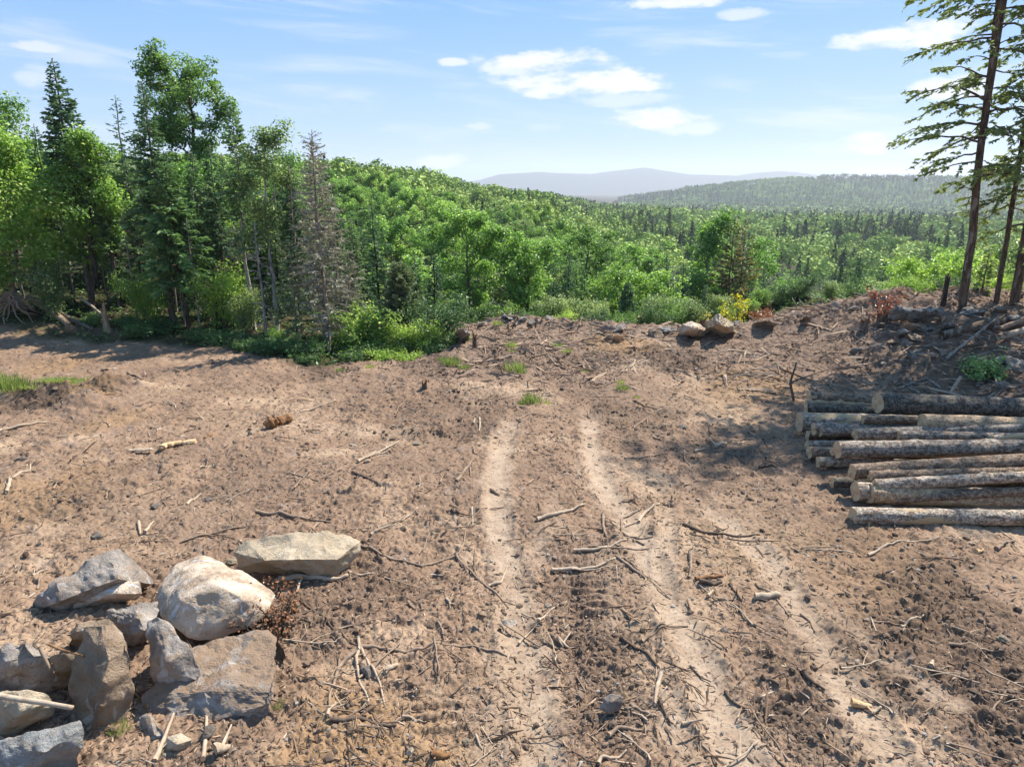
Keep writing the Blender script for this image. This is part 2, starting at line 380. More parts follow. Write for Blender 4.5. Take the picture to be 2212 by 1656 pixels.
def rock_mat(name, c1, c2, stain, scratch=.0, dirt=.5):
    t = NT(name); r = t.rnd(); ob = t.n('TexCoord').outputs['Object']
    off = t.n('CombineXYZ'); t.put(off.inputs[0], t.math('MULTIPLY', r, 31.0)); t.put(off.inputs[2], t.math('MULTIPLY', r, 13.0))
    add = t.n('VectorMath', operation='ADD'); t.t.links.new(ob, add.inputs[0]); t.t.links.new(off.outputs[0], add.inputs[1]); p = add.outputs[0]
    n1 = t.noise(1.7, 6, .6, p); n2 = t.noise(9, 6, .7, p); n3 = t.noise(45, 4, .7, p)
    col = t.mix(t.ramp(n1, .38, .62), c1, c2)
    col = t.mix(t.ramp(n2, .48, .7, 0, .75), col, stain)
    col = t.mix(t.ramp(n3, .52, .72, 0, .5), col, tuple(q*.45 for q in c1))
    m = t.n('Mapping'); t.t.links.new(p, m.inputs[0]); m.inputs['Rotation'].default_value = (.4, .3, .9); m.inputs['Scale'].default_value = (1, 6, 1)
    col = t.mix(t.ramp(t.noise(2.1, 4, .6, m.outputs[0]), .60, .66, 0, scratch), col, (.72, .70, .67))
    geo = t.n('NewGeometry'); sz = t.n('SeparateXYZ'); t.t.links.new(geo.outputs['True Normal'], sz.inputs[0])
    dm = t.math('MULTIPLY', t.ramp(sz.outputs[2], .3, .9), t.ramp(t.noise(3.2, 6, .72, p), .47 if dirt < .95 else .36, .6 if dirt < .95 else .5, 0, dirt))
    col = t.mix(dm, col, (.25, .17, .11))
    h = t.math('ADD', n2, t.math('MULTIPLY', n3, .5))
    return t.done(t.bsdf(col, .92, .2, h, 1.0, .04))
M['rock_pale'] = rock_mat('pale buff boulder', (0.443, 0.339, 0.245), (0.640, 0.515, 0.386), (0.493, 0.329, 0.188), .9, .75)
M['rock_buff'] = rock_mat('buff boulder with lichen', (0.409, 0.315, 0.205), (0.537, 0.429, 0.294), (0.290, 0.258, 0.197), .2, .3)
M['rock_grey'] = rock_mat('grey ledge stone', (0.187, 0.156, 0.130), (0.372, 0.317, 0.261), (0.248, 0.183, 0.126), .35, .8)
M['rock_brown'] = rock_mat('brown stained stone', (0.191, 0.131, 0.084), (0.316, 0.229, 0.152), (0.258, 0.169, 0.095), .25, .6)
M['rock_blue'] = rock_mat('blue grey bedrock', (0.140, 0.136, 0.125), (0.299, 0.288, 0.258), (0.199, 0.169, 0.129), .5, .35)

M['rock_dirty'] = rock_mat('dirt covered ledge', (.22, .19, .16), (.36, .32, .28), (.26, .19, .13), .35, 1.0)
# soil
t = NT('bare soil'); o = t.obj()
dry, tan, dark, sand, wood, mulch = [t.attr(k) for k in ('dry', 'tan', 'dark', 'sand', 'wood', 'mulch')]
nA = t.noise(.9, 5, .6, o); nB = t.noise(5, 6, .65, o); nC = t.noise(28, 5, .7, o); nD = t.noise(110, 3, .7, o)
col = t.mix(t.ramp(nA, .3, .7), (0.183, 0.114, 0.072), (0.244, 0.156, 0.099))
col = t.mix(t.ramp(nB, .48, .68, 0, .75), col, (0.284, 0.190, 0.122))
col = t.mix(t.ramp(nB, .44, .3, 0, .7), col, (0.114, 0.069, 0.042))
nW = t.noise(.33, 4, .6, o)
col = t.mix(t.ramp(nW, .49, .6, 0, .75), col, (0.168, 0.108, 0.072)); col = t.mix(t.ramp(nW, .47, .36, 0, .65), col, (0.435, 0.305, 0.197))
fm = t.n('Mapping'); t.t.links.new(o, fm.inputs[0]); fm.inputs['Scale'].default_value = (14, 70, 20); fm.inputs['Rotation'].default_value = (0, 0, .5)
fib = t.noise(1.0, 4, .65, fm.outputs[0], 2.5)
col = t.mix(t.ramp(fib, .55, .66, 0, .5), col, (0.457, 0.331, 0.220)); col = t.mix(t.ramp(fib, .44, .34, 0, .5), col, (0.109, 0.072, 0.048))
gr = t.noise(2.3, 5, .6, o, 1.0)
col = t.mix(t.ramp(gr, .58, .68, 0, .45), col, (0.244, 0.190, 0.157))
col = t.mix(t.math('MULTIPLY', mulch, .6), col, t.mix(t.ramp(nC, .35, .65), (0.122, 0.081, 0.058), (0.292, 0.202, 0.144)))
col = t.mix(t.math('MULTIPLY', sand, t.ramp(nB, .2, .6, .5, 1)), col, (0.292, 0.173, 0.076))
col = t.mix(t.math('MULTIPLY', tan, .8), col, t.mix(t.ramp(nB, .35, .65), (0.268, 0.178, 0.108), (0.358, 0.255, 0.164)))
col = t.mix(t.math('MULTIPLY', dark, t.ramp(nB, .25, .55, .45, 1)), col, t.mix(t.ramp(nC, .4, .65), (0.049, 0.032, 0.023), (0.122, 0.081, 0.055)))  # dark soil, with painted tree shade in the same mask
col = t.mix(t.math('MULTIPLY', dry, t.ramp(nC, .2, .6, .75, 1)), col, t.mix(t.ramp(nB, .35, .65), (0.309, 0.220, 0.149), (0.383, 0.286, 0.199)))
col = t.mix(t.ramp(nC, .52, .68, 0, .7), col, (0.069, 0.046, 0.032))
col = t.mix(t.ramp(nC, .44, .28, 0, .6), col, (0.325, 0.229, 0.151))
col = t.mix(t.ramp(nD, .62, .72, 0, .5), col, (0.405, 0.321, 0.246)); col = t.mix(t.ramp(nD, .40, .28, 0, .5), col, (0.065, 0.044, 0.029))
wc = t.mix(t.ramp(nA, .35, .6), (0.023, 0.028, 0.009), (0.069, 0.046, 0.025)); wc = t.mix(t.ramp(nB, .45, .62), wc, (0.030, 0.044, 0.011))
col = t.mix(wood, col, wc)
hgt = t.math('ADD', t.math('MULTIPLY', nB, .8), t.math('ADD', t.math('MULTIPLY', nC, .5), t.math('MULTIPLY', nD, .2)))
M['soil'] = t.done(t.bsdf(col, .96, .12, hgt, .75, .03))
t = NT('wooded hillside'); o = t.obj(); v = t.attr('v')
M['hill'] = t.done(t.bsdf(t.mix(t.ramp(t.noise(.02, 5, .65, o), .4, .6), (.03, .06, .024), (.09, .14, .04)), 1, 0))
t = NT('mountain woods'); o = t.obj()
M['mount'] = t.done(t.bsdf(t.mix(t.noise(.004, 4, .6, o), (0.018, 0.035, 0.024), (0.036, 0.052, 0.040)), 1, 0))
t = NT('far woods broadleaf'); v = t.attr('v')
M['farleaf'] = t.done(t.bsdf(t.mix(v, (.16, .25, .055), (.56, .64, .20)), 1, 0))
t = NT('far woods conifer'); v = t.attr('v')
M['farneedle'] = t.done(t.bsdf(t.mix(v, (.035, .065, .03), (.11, .155, .065)), 1, 0))
# ------------------------------------------------------------------ camera, sun, sky, air
cam = bpy.data.cameras.new('camera'); co = bpy.data.objects.new('camera', cam); COL.objects.link(co)
co.location = (0, 0, CAM_H); co.rotation_euler = (R(90)-PITCH, 0, 0); cam.lens = 24; cam.sensor_width = 36; cam.clip_end = 30000; cam.clip_start = .1
scene.camera = co
sl = bpy.data.lights.new('sun', 'SUN'); so = bpy.data.objects.new('sun', sl); COL.objects.link(so)
sl.energy = 5.0; sl.angle = R(.55); sl.color = (1.0, .955, .88)
dv = Vector((-math.sin(SUN_AZ)*math.cos(SUN_EL), -math.cos(SUN_AZ)*math.cos(SUN_EL), -math.sin(SUN_EL)))
so.rotation_euler = dv.to_track_quat('-Z', 'Y').to_euler(); so.location = (20, 40, 60)

w = bpy.data.worlds.new('World'); scene.world = w; w.use_nodes = True; wt = w.node_tree; wt.nodes.clear()
W = NT.__new__(NT); W.t = wt
wo = wt.nodes.new('ShaderNodeOutputWorld'); bg = wt.nodes.new('ShaderNodeBackground'); wt.links.new(bg.outputs[0], wo.inputs[0])
sky = W.n('TexSky', sky_type='NISHITA'); sky.sun_disc = False; sky.sun_elevation = SUN_EL; sky.sun_rotation = SUN_AZ
sky.air_density = 1.0; sky.dust_density = .6; sky.ozone_density = 2.0; sky.altitude = 300
dirn = W.n('TexCoord').outputs['Generated']
sx = W.n('SeparateXYZ'); wt.links.new(dirn, sx.inputs[0])
az = W.math('ARCTAN2', sx.outputs[0], sx.outputs[1]); el = W.math('ARCSINE', sx.outputs[2])
cmb = W.n('CombineXYZ'); W.put(cmb.inputs[0], W.math('MULTIPLY', az, 1.0)); W.put(cmb.inputs[1], W.math('MULTIPLY', el, 2.6))
cn = W.noise(9, 7, .62, cmb.outputs[0]); cn2 = W.noise(26, 5, .6, cmb.outputs[0])
bump_n = W.math('ADD', W.math('MULTIPLY', W.math('SUBTRACT', cn, .5), 4.2), W.math('MULTIPLY', W.math('SUBTRACT', cn2, .5), 2.0))
def azel(dx, dy):
    d = ray(dx, dy); d = d/np.linalg.norm(d); return math.atan2(d[0], d[1]), math.asin(d[2])
CL = [(980,136,36,12,.8),(1180,132,165,30,1),(1100,150,70,20,.8),(1250,180,215,36,1),(1340,215,130,20,.5),(1430,255,110,30,.95),(1500,275,90,18,.6),(1960,78,170,36,1),(1900,92,120,14,.6),
      (2060,190,110,32,.9),(1890,312,130,28,.9),(2000,320,90,20,.6),(70,100,90,16,.7),(75,165,60,40,.55),(955,345,60,18,.75),(1030,272,40,12,.5),(1180,275,50,14,.3),(1450,8,150,14,.9),(1610,28,70,16,.6),(1930,372,150,12,.5),(2080, 30, 60, 40, .4),(1690,120, 60, 8,.2)]
dens = None
for cx, cy, wx, wy, am in CL:
    a0, e0 = azel(cx, cy); a1, _ = azel(cx+wx, cy); _, e1 = azel(cx, cy-wy)
    qa = W.math('DIVIDE', W.math('SUBTRACT', az, a0), a1-a0); qe = W.math('DIVIDE', W.math('SUBTRACT', el, e0), e1-e0)
    q = W.math('ADD', W.math('MULTIPLY', qa, qa), W.math('MULTIPLY', qe, qe))
    dd = W.math('MULTIPLY', W.ramp(W.math('ADD', W.math('SUBTRACT', 1.0, q), bump_n), -.05, 1.0), am)
    dens = dd if dens is None else W.math('MAXIMUM', dens, dd)
# thin high streaks
cm2 = W.n('CombineXYZ'); W.put(cm2.inputs[0], az); W.put(cm2.inputs[1], W.math('MULTIPLY_ADD', el, 9.0, W.math('MULTIPLY', az, .6)))
st = W.ramp(W.noise(3.2, 6, .6, cm2.outputs[0], .6), .48, .74, 0, .5)
dens = W.math('MAXIMUM', dens, st)
col = W.mix(.85, sky.outputs[0], (1.35, 4.0, 8.7))
col = W.mix(W.ramp(el, .30, -.02, 0, .55), col, (5.4, 7.4, 9.3))
col = W.mix(W.math('MULTIPLY', dens, .9), col, (8.9, 8.8, 8.9))
wt.links.new(col, bg.inputs['Color']); bg.inputs['Strength'].default_value = .06

hz = bpy.data.materials.new('valley haze'); hz.use_nodes = True; ht = hz.node_tree; ht.nodes.clear()
ho = ht.nodes.new('ShaderNodeOutputMaterial'); pv = ht.nodes.new('ShaderNodeVolumePrincipled'); ht.links.new(pv.outputs[0], ho.inputs['Volume'])
pv.inputs['Color'].default_value = (.93, .95, 1.0, 1); pv.inputs['Density'].default_value = .00018; pv.inputs['Anisotropy'].default_value = .2
bm = bmesh.new(); bmesh.ops.create_cube(bm, size=1)
for v in bm.verts: v.co = Vector((v.co.x*15000, v.co.y*8600+3500, 260 if v.co.z > 0 else -70))
me = bpy.data.meshes.new('haze'); bm.to_mesh(me); bm.free(); me.materials.append(hz)
tag(link('haze', me), 'thin pale blue haze lying over the whole valley', kind='stuff')

scene.view_settings.view_transform = 'Standard'; scene.view_settings.look = 'None'; scene.view_settings.exposure = 1.0; scene.view_settings.gamma = 1
cy = scene.cycles; cy.max_bounces = 6; cy.diffuse_bounces = 3; cy.glossy_bounces = 2; cy.transmission_bounces = 4; cy.transparent_max_bounces = 4; cy.volume_bounces = 0
cy.use_denoising = True; cy.caustics_reflective = False; cy.caustics_refractive = False; cy.sample_clamp_indirect = 6
try: cy.denoising_prefilter = 'ACCURATE'
except Exception: pass

# ------------------------------------------------------------------ the ground, one sheet to the horizon
ang = np.concatenate([np.linspace(-180, -66, 40, endpoint=False), np.linspace(-66, -48, 90, endpoint=False), np.linspace(-48, 48, 1120), np.linspace(48, 66, 90)[1:], np.linspace(66, 180, 40)[1:-1]])
ang = np.radians(ang); NA = len(ang)
rad = np.concatenate([np.geomspace(.4, 3.4, 14, endpoint=False), np.geomspace(3.4, 32, 860, endpoint=False), np.geomspace(32, 120, 110, endpoint=False), np.geomspace(120, 7200, 110)])
RR, AA = np.meshgrid(rad, ang, indexing='ij')
X = (RR*np.sin(AA)).ravel(); Y = (RR*np.cos(AA)).ravel()
zn = zones(X, Y); Z = TZ(X, Y)+detail(X, Y, zn)
i = (np.arange(len(rad)-1)[:, None]*NA); j = np.arange(NA)[None, :]; j2 = (j+1) % NA
Q = np.stack([i+j, i+NA+j, i+NA+j2, i+j2], -1).reshape(-1, 4)[:, ::-1]
Xc = np.append(X, 0); Yc = np.append(Y, 0); Zc = np.append(Z, Z[:NA].mean())
tri = np.stack([np.full(NA, len(X)), np.arange(NA), (np.arange(NA)+1) % NA], -1)[:, ::-1]
pad = lambda a: np.append(a, a[0])
me = mesh('ground', np.stack([Xc, Yc, Zc], 1), [Q, tri], M['soil'], vattr=dict(dry=pad(zn[0]), tan=pad(zn[2]), dark=pad(zn[3]), sand=pad(zn[4]), wood=pad(zn[5]), mulch=pad(zn[6])), smooth=True)
tag(link('ground', me), 'bare churned brown soil of the clearing falling away to the wooded valley', kind='structure')

# far wooded hill and the mountains beyond
def ridge(name, mat, d0, d1, prof, nx, ny, amp, f, seed, base):
    xs = [p[0] for p in prof]; ys = [p[1] for p in prof]
    u = np.linspace(xs[0], xs[-1], nx); v = np.linspace(0, 1, ny)
    U, Vv = np.meshgrid(u, v, indexing='ij')
    mid = .55
    dist = d0+(d1-d0)*Vv
    x = (U-1106)/F*(d0+(d1-d0)*mid); y = dist
    top = np.interp(U, xs, ys)
    crest = CAM_H+(d0+(d1-d0)*mid)*np.tan(np.arctan((828-top)/F)-PITCH)
    s = np.where(Vv < mid, sst(0, mid, Vv), sst(1.0, mid, Vv))
    s = np.where(Vv < mid, .35*Vv/mid+.65*s, s)
    nz = fbm2(x, y, f, 5, seed)
    z = base+(crest-base)*s + amp*nz*s*np.where(np.abs(Vv-mid) < .1, .35, 1)
    a = np.arange(nx-1)[:, None]*ny; b = np.arange(ny-1)[None, :]
    Q = np.stack([a+b, a+ny+b, a+ny+b+1, a+b+1], -1).reshape(-1, 4)
    V = np.stack([x, y, z], -1).reshape(-1, 3)
    me = mesh(name, V, [Q], mat, smooth=True)
    return me, V, Q
HILL = [(1340,436),(1400,424),(1450,417),(1500,409),(1560,403),(1620,395),(1680,391),(1720,392),(1780,388),(1850,385),(1960,386),(2050,389),(2150,384),(2300,375),(2700,380),(3100,400)]
meh, HV, HQ = ridge('hill', M['hill'], 1250, 2300, HILL, 420, 110, 9, .006, 5, -45)
tag(link('hill', meh), 'long blue green wooded hill on the right across the valley', kind='structure')
MT = [(700,425),(900,410),(1040,388),(1080,376),(1160,371),(1200,374),(1270,376),(1330,368),(1380,362),(1420,369),(1470,377),(1530,378),(1570,380),(1610,374),(1660,370),(1690,372),(1740,379),(1790,377),(1860,385),(2000,395),(2300,400)]
mem, _, _ = ridge('mountains', M['mount'], 5200, 7000, MT, 400, 60, 10, .0015, 9, -45)
tag(link('mountains', mem), 'pale hazy mountain range on the horizon', kind='structure')
# ------------------------------------------------------------------ stones
def rock(name, pts, mat, label, cat='boulder', group=None, cuts=5, amp=.02, f=3.0, smooth=0, seed=0, chisel=.035):
    P = np.array(pts, float); c = P.mean(0); c[2] = P[:, 2].min(); P = c+(P-c)*1.05
    bm = bmesh.new()
    for p in P-c: bm.verts.new(p)
    res = bmesh.ops.convex_hull(bm, input=bm.verts)
    for v in [v for v in bm.verts if not v.link_faces]: bm.verts.remove(v)
    bmesh.ops.triangulate(bm, faces=bm.faces)
    # even out long triangles, then refine
    for k in range(3):
        es = [e.calc_length() for e in bm.edges]; lim = np.median(es)*1.25
        long_e = [e for e in bm.edges if e.calc_length() > lim]
        if long_e:
            bmesh.ops.subdivide_edges(bm, edges=long_e, cuts=1); bmesh.ops.triangulate(bm, faces=bm.faces)
    bmesh.ops.subdivide_edges(bm, edges=bm.edges, cuts=cuts, use_grid_fill=True)
    for k in range(smooth): bmesh.ops.smooth_vert(bm, verts=bm.verts, factor=.5, use_axis_x=True, use_axis_y=True, use_axis_z=True)
    me = bpy.data.meshes.new(name); bm.normal_update(); bm.to_mesh(me); bm.free()
    n = len(me.vertices); co = np.empty(n*3, np.float32); me.vertices.foreach_get('co', co); co = co.reshape(-1, 3).astype(float)
    nr = np.empty(n*3, np.float32); me.vertices.foreach_get('normal', nr); nr = nr.reshape(-1, 3)
    q = co+seed*7.31
    amp, chisel = amp*1.5, chisel*1.5
    d = amp*(fbm3(q, f, 5, seed, .55)) + chisel*(np.abs(fbm3(q, f*.9, 3, seed+9))*-1.2+.3) + amp*.35*fbm3(q, f*7, 3, seed+4)
    # bedding steps
    st = q[:, 2]*8+1.2*fbm3(q, 1.5, 2, seed+3); d = d+.25*amp*np.sin(st*2.2)
    co = co+nr*d[:, None]; me.vertices.foreach_set('co', co.astype(np.float32).ravel())
    me.polygons.foreach_set('use_smooth', np.ones(len(me.polygons), bool)); me.materials.append(M[mat])
    try: me.set_sharp_from_angle(angle=R(32))
    except Exception: pass
    me.update()
    o = link(name, me); o.location = c
    return tag(o, label, cat, group)
def RK(sheet, lst): return [hit(*S(sheet, p[:2]), p[2]) if sheet else hit(*p) for p in lst]
BP = 'boulders heaped at the lower left'
rock('boulder', RK('R0', [(870,575,.14),(905,480,.3),(980,365,.42),(1110,325,.46),(1210,347,.45),(1330,405,.42),(1440,470,.36),(1510,530,.28),(1475,605,.22),(1400,690,.14),(1290,742,.1),(1180,772,.1),(1060,755,.14),(970,700,.22),(905,640,.2),
   (1200,480,.6),(1080,430,.56),(1330,540,.5),(1000,560,.5),(1250,640,.36),(1000,640,.0),(1180,680,0),(1350,600,0),(1050,520,0)]), 'rock_pale', 'largest pale buff boulder with white scrape marks, right of the grey stones', group=BP, seed=1, amp=.016, smooth=1, chisel=.012)
rock('boulder', RK('R0', [(1310,290,.32),(1330,265,.36),(1370,240,.42),(1480,208,.5),(1600,193,.55),(1690,183,.55),(1800,188,.52),(1900,222,.42),(1985,230,.34),(1975,275,.25),(1930,345,.1),(1870,400,.04),(1830,437,.0),(1660,330,.44),(1480,335,.42),(1850,330,.34),(1330,380,.08),(1400,392,.0),(1700,405,0),(1560,395,0),(1480,300,.0),(1800,300,0)]), 'rock_buff', 'buff angular boulder with an overhanging dark front face, farthest back of the heap', group=BP, seed=2, amp=.018)
rock('boulder', RK('R0', [(178,580,.08),(235,525,.22),(300,470,.32),(420,395,.42),(540,338,.5),(610,288,.56),(662,283,.55),(702,310,.48),(760,372,.34),(822,462,.1),(800,478,.04),(650,440,.42),(540,480,.36),(200,622,0),(380,608,0),(600,540,0),(760,480,0),(330,560,.22),(420,470,0),(650,400,0)]), 'rock_grey', 'long dark grey wedge of rock with a pale peak at the back left', group=BP, seed=3, amp=.025)
rock('boulder', RK('R0', [(378,595,.02),(400,555,.14),(500,498,.26),(640,452,.34),(772,447,.34),(778,520,.2),(700,562,.05),(560,575,0),(386,607,0),(650,520,.28),(500,550,.14),(600,500,0)]), 'rock_pale', 'low pale flat slab leaning in front of the dark wedge of rock', group=BP, seed=4, amp=.012, chisel=.012)
rock('boulder', RK('R0', [(430,680,.45),(560,640,.5),(615,690,.44),(500,735,.42),(380,790,.18),(370,830,.05),(470,840,.05),(600,770,.1),(420,730,.4),(520,700,.0)]), 'rock_brown', 'dark brown squat stone tucked behind the standing slab', group=BP, seed=5)
rock('boulder', RK('R0', [(600,620,.45),(700,590,.46),(866,570,.42),(872,640,.36),(795,720,.34),(730,812,.08),(650,745,.16),(600,700,.3),(800,800,0),(640,760,0),(760,640,.44)]), 'rock_grey', 'blocky grey stone with a dirty top between the slab and the largest boulder', group=BP, seed=6, amp=.03)
rock('boulder', RK('R0', [(478,730,.85),(560,708,.9),(622,715,.86),(690,780,.8),(722,835,.74),(728,1000,.45),(728,1160,.16),(620,1275,.03),(500,1302,.0),(440,1235,.05),(402,1190,.12),(408,1050,.3),(418,930,.52),(470,850,.68),(600,900,.74),(560,1060,.5),(560,1200,.24),(640,900,0),(520,900,0),(690,1050,0)]), 'rock_brown', 'tall brown slab standing on end, its face half in shadow', group=BP, seed=7, amp=.02, chisel=.03)
rock('boulder', RK('R0', [(828,692,.62),(872,663,.68),(912,682,.66),(962,752,.62),(1042,832,.55),(1106,930,.36),(1092,992,.26),(1020,1042,.12),(938,1087,.03),(888,1050,.08),(840,958,.28),(822,850,.42),(945,900,.52),(980,980,.36),(900,860,.5),(950,950,0),(1010,960,0),(880,900,0)]), 'rock_grey', 'leaning grey wedge stone with white spots below the largest boulder', group=BP, seed=8, amp=.014)
rock('boulder', RK('R0', [(1000,850,.24),(1250,770,.28),(1470,735,.3),(1508,800,.3),(1510,1060,.27),(1480,1130,.2),(1490,1185,.03),(1350,1230,-.02),(1100,1060,.27),(1250,1010,.3),(1420,1105,.22),(1030,1090,.22),(820,1080,.16),(770,1190,.03),(900,1300,-.05),(1100,1240,-.03)]), 'rock_dirty', 'wide flat dirt covered ledge stone half buried under the leaning wedge', group=BP, seed=9, amp=.03, chisel=.02)
rock('boulder', RK('R0', [(-170,880,.5),(0,845,.6),(70,818,.66),(150,788,.7),(205,830,.6),(272,880,.5),(288,960,.3),(290,1050,.05),(100,1078,.04),(-150,1085,0),(60,900,.58),(100,880,.1)]), 'rock_grey', 'dark shaded boulder with a lit top at the left edge of the heap', group=BP, seed=10, amp=.022)
rock('boulder', RK('R0', [(285,875,.5),(350,862,.54),(425,858,.5),(445,920,.4),(415,1032,.06),(292,1064,.03),(300,960,.36),(400,900,.0)]), 'rock_brown', 'shaded block wedged between the left edge boulder and the standing slab', group=BP, seed=11)
rock('boulder', RK('R0', [(-120,1090,.45),(0,1085,.5),(120,1070,.5),(250,1080,.42),(300,1130,.3),(280,1190,.2),(240,1245,.08),(180,1285,.02),(0,1352,0),(-120,1370,0),(120,1170,.4),(100,1200,0)]), 'rock_buff', 'rounded boulder under the pale broken branch at the left edge', group=BP, seed=12, amp=.015, smooth=1)
rock('boulder', RK('R0', [(-100,1385,.35),(0,1350,.42),(200,1290,.48),(430,1230,.5),(448,1270,.46),(452,1370,.3),(420,1450,.14),(380,1500,.02),(200,1560,0),(-100,1620,0),(250,1400,.42),(150,1400,0)]), 'rock_blue', 'blue grey slab at the bottom left corner of the heap', group=BP, seed=13, amp=.018)
rock('boulder', RK('R0', [(1488,738,.2),(1515,755,.22),(1590,862,.1),(1525,892,.0),(1505,840,.02),(1560,900,0)]), 'rock_brown', 'small dark wedge stone at the right edge of the buried ledge', cat='stone', seed=14, amp=.008, cuts=3)
rock('stone', RK('R0', [(915,1392,0),(935,1320,.12),(1000,1298,.15),(1052,1330,.12),(1048,1392,0),(980,1350,.16),(980,1400,0)]), 'rock_buff', 'rounded tan stone at the foot of the boulders beside an upright stick', cat='stone', seed=15, amp=.008, cuts=3)
rock('boulder', RK('R0', [(770,1200,.12),(830,1190,.16),(930,1290,.1),(910,1345,0),(770,1350,0),(850,1300,.12)]), 'rock_grey', 'dark low ledge fragment just below the buried ledge stone', cat='stone', seed=16, amp=.012, cuts=3)
# single stones further off
rock('stone', RK('R4', [(1815,1260,.0),(1840,1200,.1),(1880,1170,.16),(1935,1185,.15),(1942,1215,.1),(1925,1270,.0),(1860,1290,0),(1880,1220,.15)]), 'rock_grey', 'small rounded grey stone alone between the tyre tracks near the bottom edge', cat='stone', seed=17, amp=.006, cuts=4, smooth=1)
rock('stone', RK('R4', [(1060,715,0),(1070,680,.07),(1100,668,.1),(1130,700,.06),(1110,722,0),(1090,690,.1)]), 'rock_brown', 'small brown stone left of the left tyre track', cat='stone', seed=18, amp=.006, cuts=3)
rock('stone', RK('R4', [(640,1530,0),(645,1500,.05),(670,1490,.07),(690,1510,.05),(685,1530,0)]), 'rock_buff', 'tan pebble stone in the sandy patch at the bottom edge', cat='stone', seed=19, amp=.004, cuts=3)
rock('stone', RK('R4', [(1215,745,0),(1230,720,.03),(1300,715,.04),(1315,740,.02),(1290,765,0)]), 'rock_pale', 'flat whitish stone pressed into the left tyre track', cat='stone', seed=20, amp=.004, cuts=3)
def hull_px(lst): return [hit(x, y, h) for x, y, h in lst]
rock('boulder', RK('R2', [(1017,160,0),(1020,125,.35),(1045,90,.65),(1075,82,.7),(1110,98,.5),(1125,118,.3),(1120,150,.05),(1060,170,0),(1090,140,0)]), 'rock_blue', 'grey pointed rock at the crest left of the grass tufts, beside the green herbs', seed=21, amp=.03)
rock('boulder', RK('R3', [(930,320,.1),(960,260,.45),(1040,238,.6),(1120,280,.4),(1185,318,.1),(1110,365,0),(1040,370,0),(930,345,0),(1050,290,.55),(1060,330,0)]), 'rock_pale', 'pale humped boulder with a dark front at the crest, left of the tallest one', seed=22, amp=.03)
rock('boulder', RK('R3', [(1140,250,.2),(1210,205,.8),(1270,185,1.0),(1330,220,.7),(1400,290,.25),(1410,330,0),(1290,345,0),(1150,300,.05),(1260,260,.8),(1280,300,0)]), 'rock_buff', 'tallest pale pointed boulder on the crest of the clearing', seed=23, amp=.04)
rock('boulder', RK('R3', [(1090,250,.2),(1125,222,.45),(1155,230,.4),(1150,262,.1),(1100,265,0)]), 'rock_grey', 'small rounded stone peeping between the two pale crest boulders', cat='stone', seed=24, amp=.02, cuts=3)
rock('boulder', RK('R3', [(1535,270,.1),(1580,238,.4),(1680,236,.42),(1740,255,.25),(1720,280,.05),(1560,290,0)]), 'rock_grey', 'low flat dark stone on the crest right of the pale boulders', seed=25, amp=.02, cuts=3)
rock('boulder', RK('R3', [(1935,230,.05),(1960,195,.4),(1990,180,.5),(2020,210,.3),(2010,235,0)]), 'rock_brown', 'small reddish stone standing on the crest at right centre', cat='stone', seed=26, amp=.02, cuts=3)
rock('boulder', RK('R3', [(375,395,0),(370,365,.2),(400,350,.3),(460,355,.25),(475,380,.05),(420,400,0)]), 'rock_pale', 'flat pale stone in the brush below the crest stump', cat='stone', seed=27, amp=.02, cuts=3)
rock('boulder', RK('R3', [(300,385,0),(340,345,.2),(385,345,.22),(380,390,0)]), 'rock_grey', 'grey stone leaning beside the flat pale one below the crest stump', cat='stone', seed=28, amp=.02, cuts=3)
rock('bedrock', RK('R6', [(830,530,.05),(880,470,.35),(960,425,.6),(1100,415,.62),(1300,418,.6),(1420,440,.4),(1430,480,.2),(1280,510,.1),(1050,540,.05),(940,545,0),(1100,470,.45),(1000,480,.45)]), 'rock_blue', 'broad smooth blue grey bedrock outcrop on top of the right hand bank', cat='bedrock', seed=29, amp=.06, cuts=6, chisel=.08)
rock('slab', RK('R6', [(930,715,0),(960,640,.35),(1000,610,.5),(1095,640,.4),(1060,680,.2),(1010,720,0),(1000,660,.4)]), 'rock_blue', 'tilted grey slab of rock, largest of those below the outcrop', cat='rock slab', seed=30, amp=.02)
rock('slab', RK('R6', [(990,590,.3),(1060,562,.45),(1150,572,.4),(1165,600,.2),(1100,635,.1),(1000,610,.1)]), 'rock_grey', 'flat grey slab lying behind the tilted slab under the outcrop', cat='rock slab', seed=31, amp=.02)
rock('slab', RK('R6', [(720,690,.0),(770,660,.2),(850,655,.25),(940,670,.2),(900,715,0),(760,715,0)]), 'rock_blue', 'low grey slab at the left end of the rocks below the outcrop', cat='rock slab', seed=32, amp=.02)
rock('slab', RK('R6', [(1395,620,.05),(1420,575,.35),(1500,555,.4),(1540,590,.25),(1520,630,.0),(1440,640,0)]), 'rock_blue', 'blue grey stone beside the fallen trunk on the right hand bank', cat='rock slab', seed=33, amp=.02)
rock('slab', RK('R6', [(1890,620,0),(1910,595,.2),(1980,582,.25),(2000,610,.1),(1930,640,0)]), 'rock_blue', 'small grey slab under the pale log on the right hand bank', cat='rock slab', seed=34, amp=.015, cuts=3)
rock('slab', RK('R6', [(500,840,0),(530,805,.15),(620,800,.18),(640,835,0),(560,850,0)]), 'rock_blue', 'pale grey stone on the shaded ground left of the bank', cat='rock slab', seed=35, amp=.015, cuts=3)
rock('stone', RK('R1', [(412,95,0),(425,65,.25),(470,55,.32),(505,75,.22),(510,105,0),(450,105,0)]), 'rock_brown', 'rounded brown boulder at the edge of the left hand woods', seed=36, amp=.02, cuts=3)
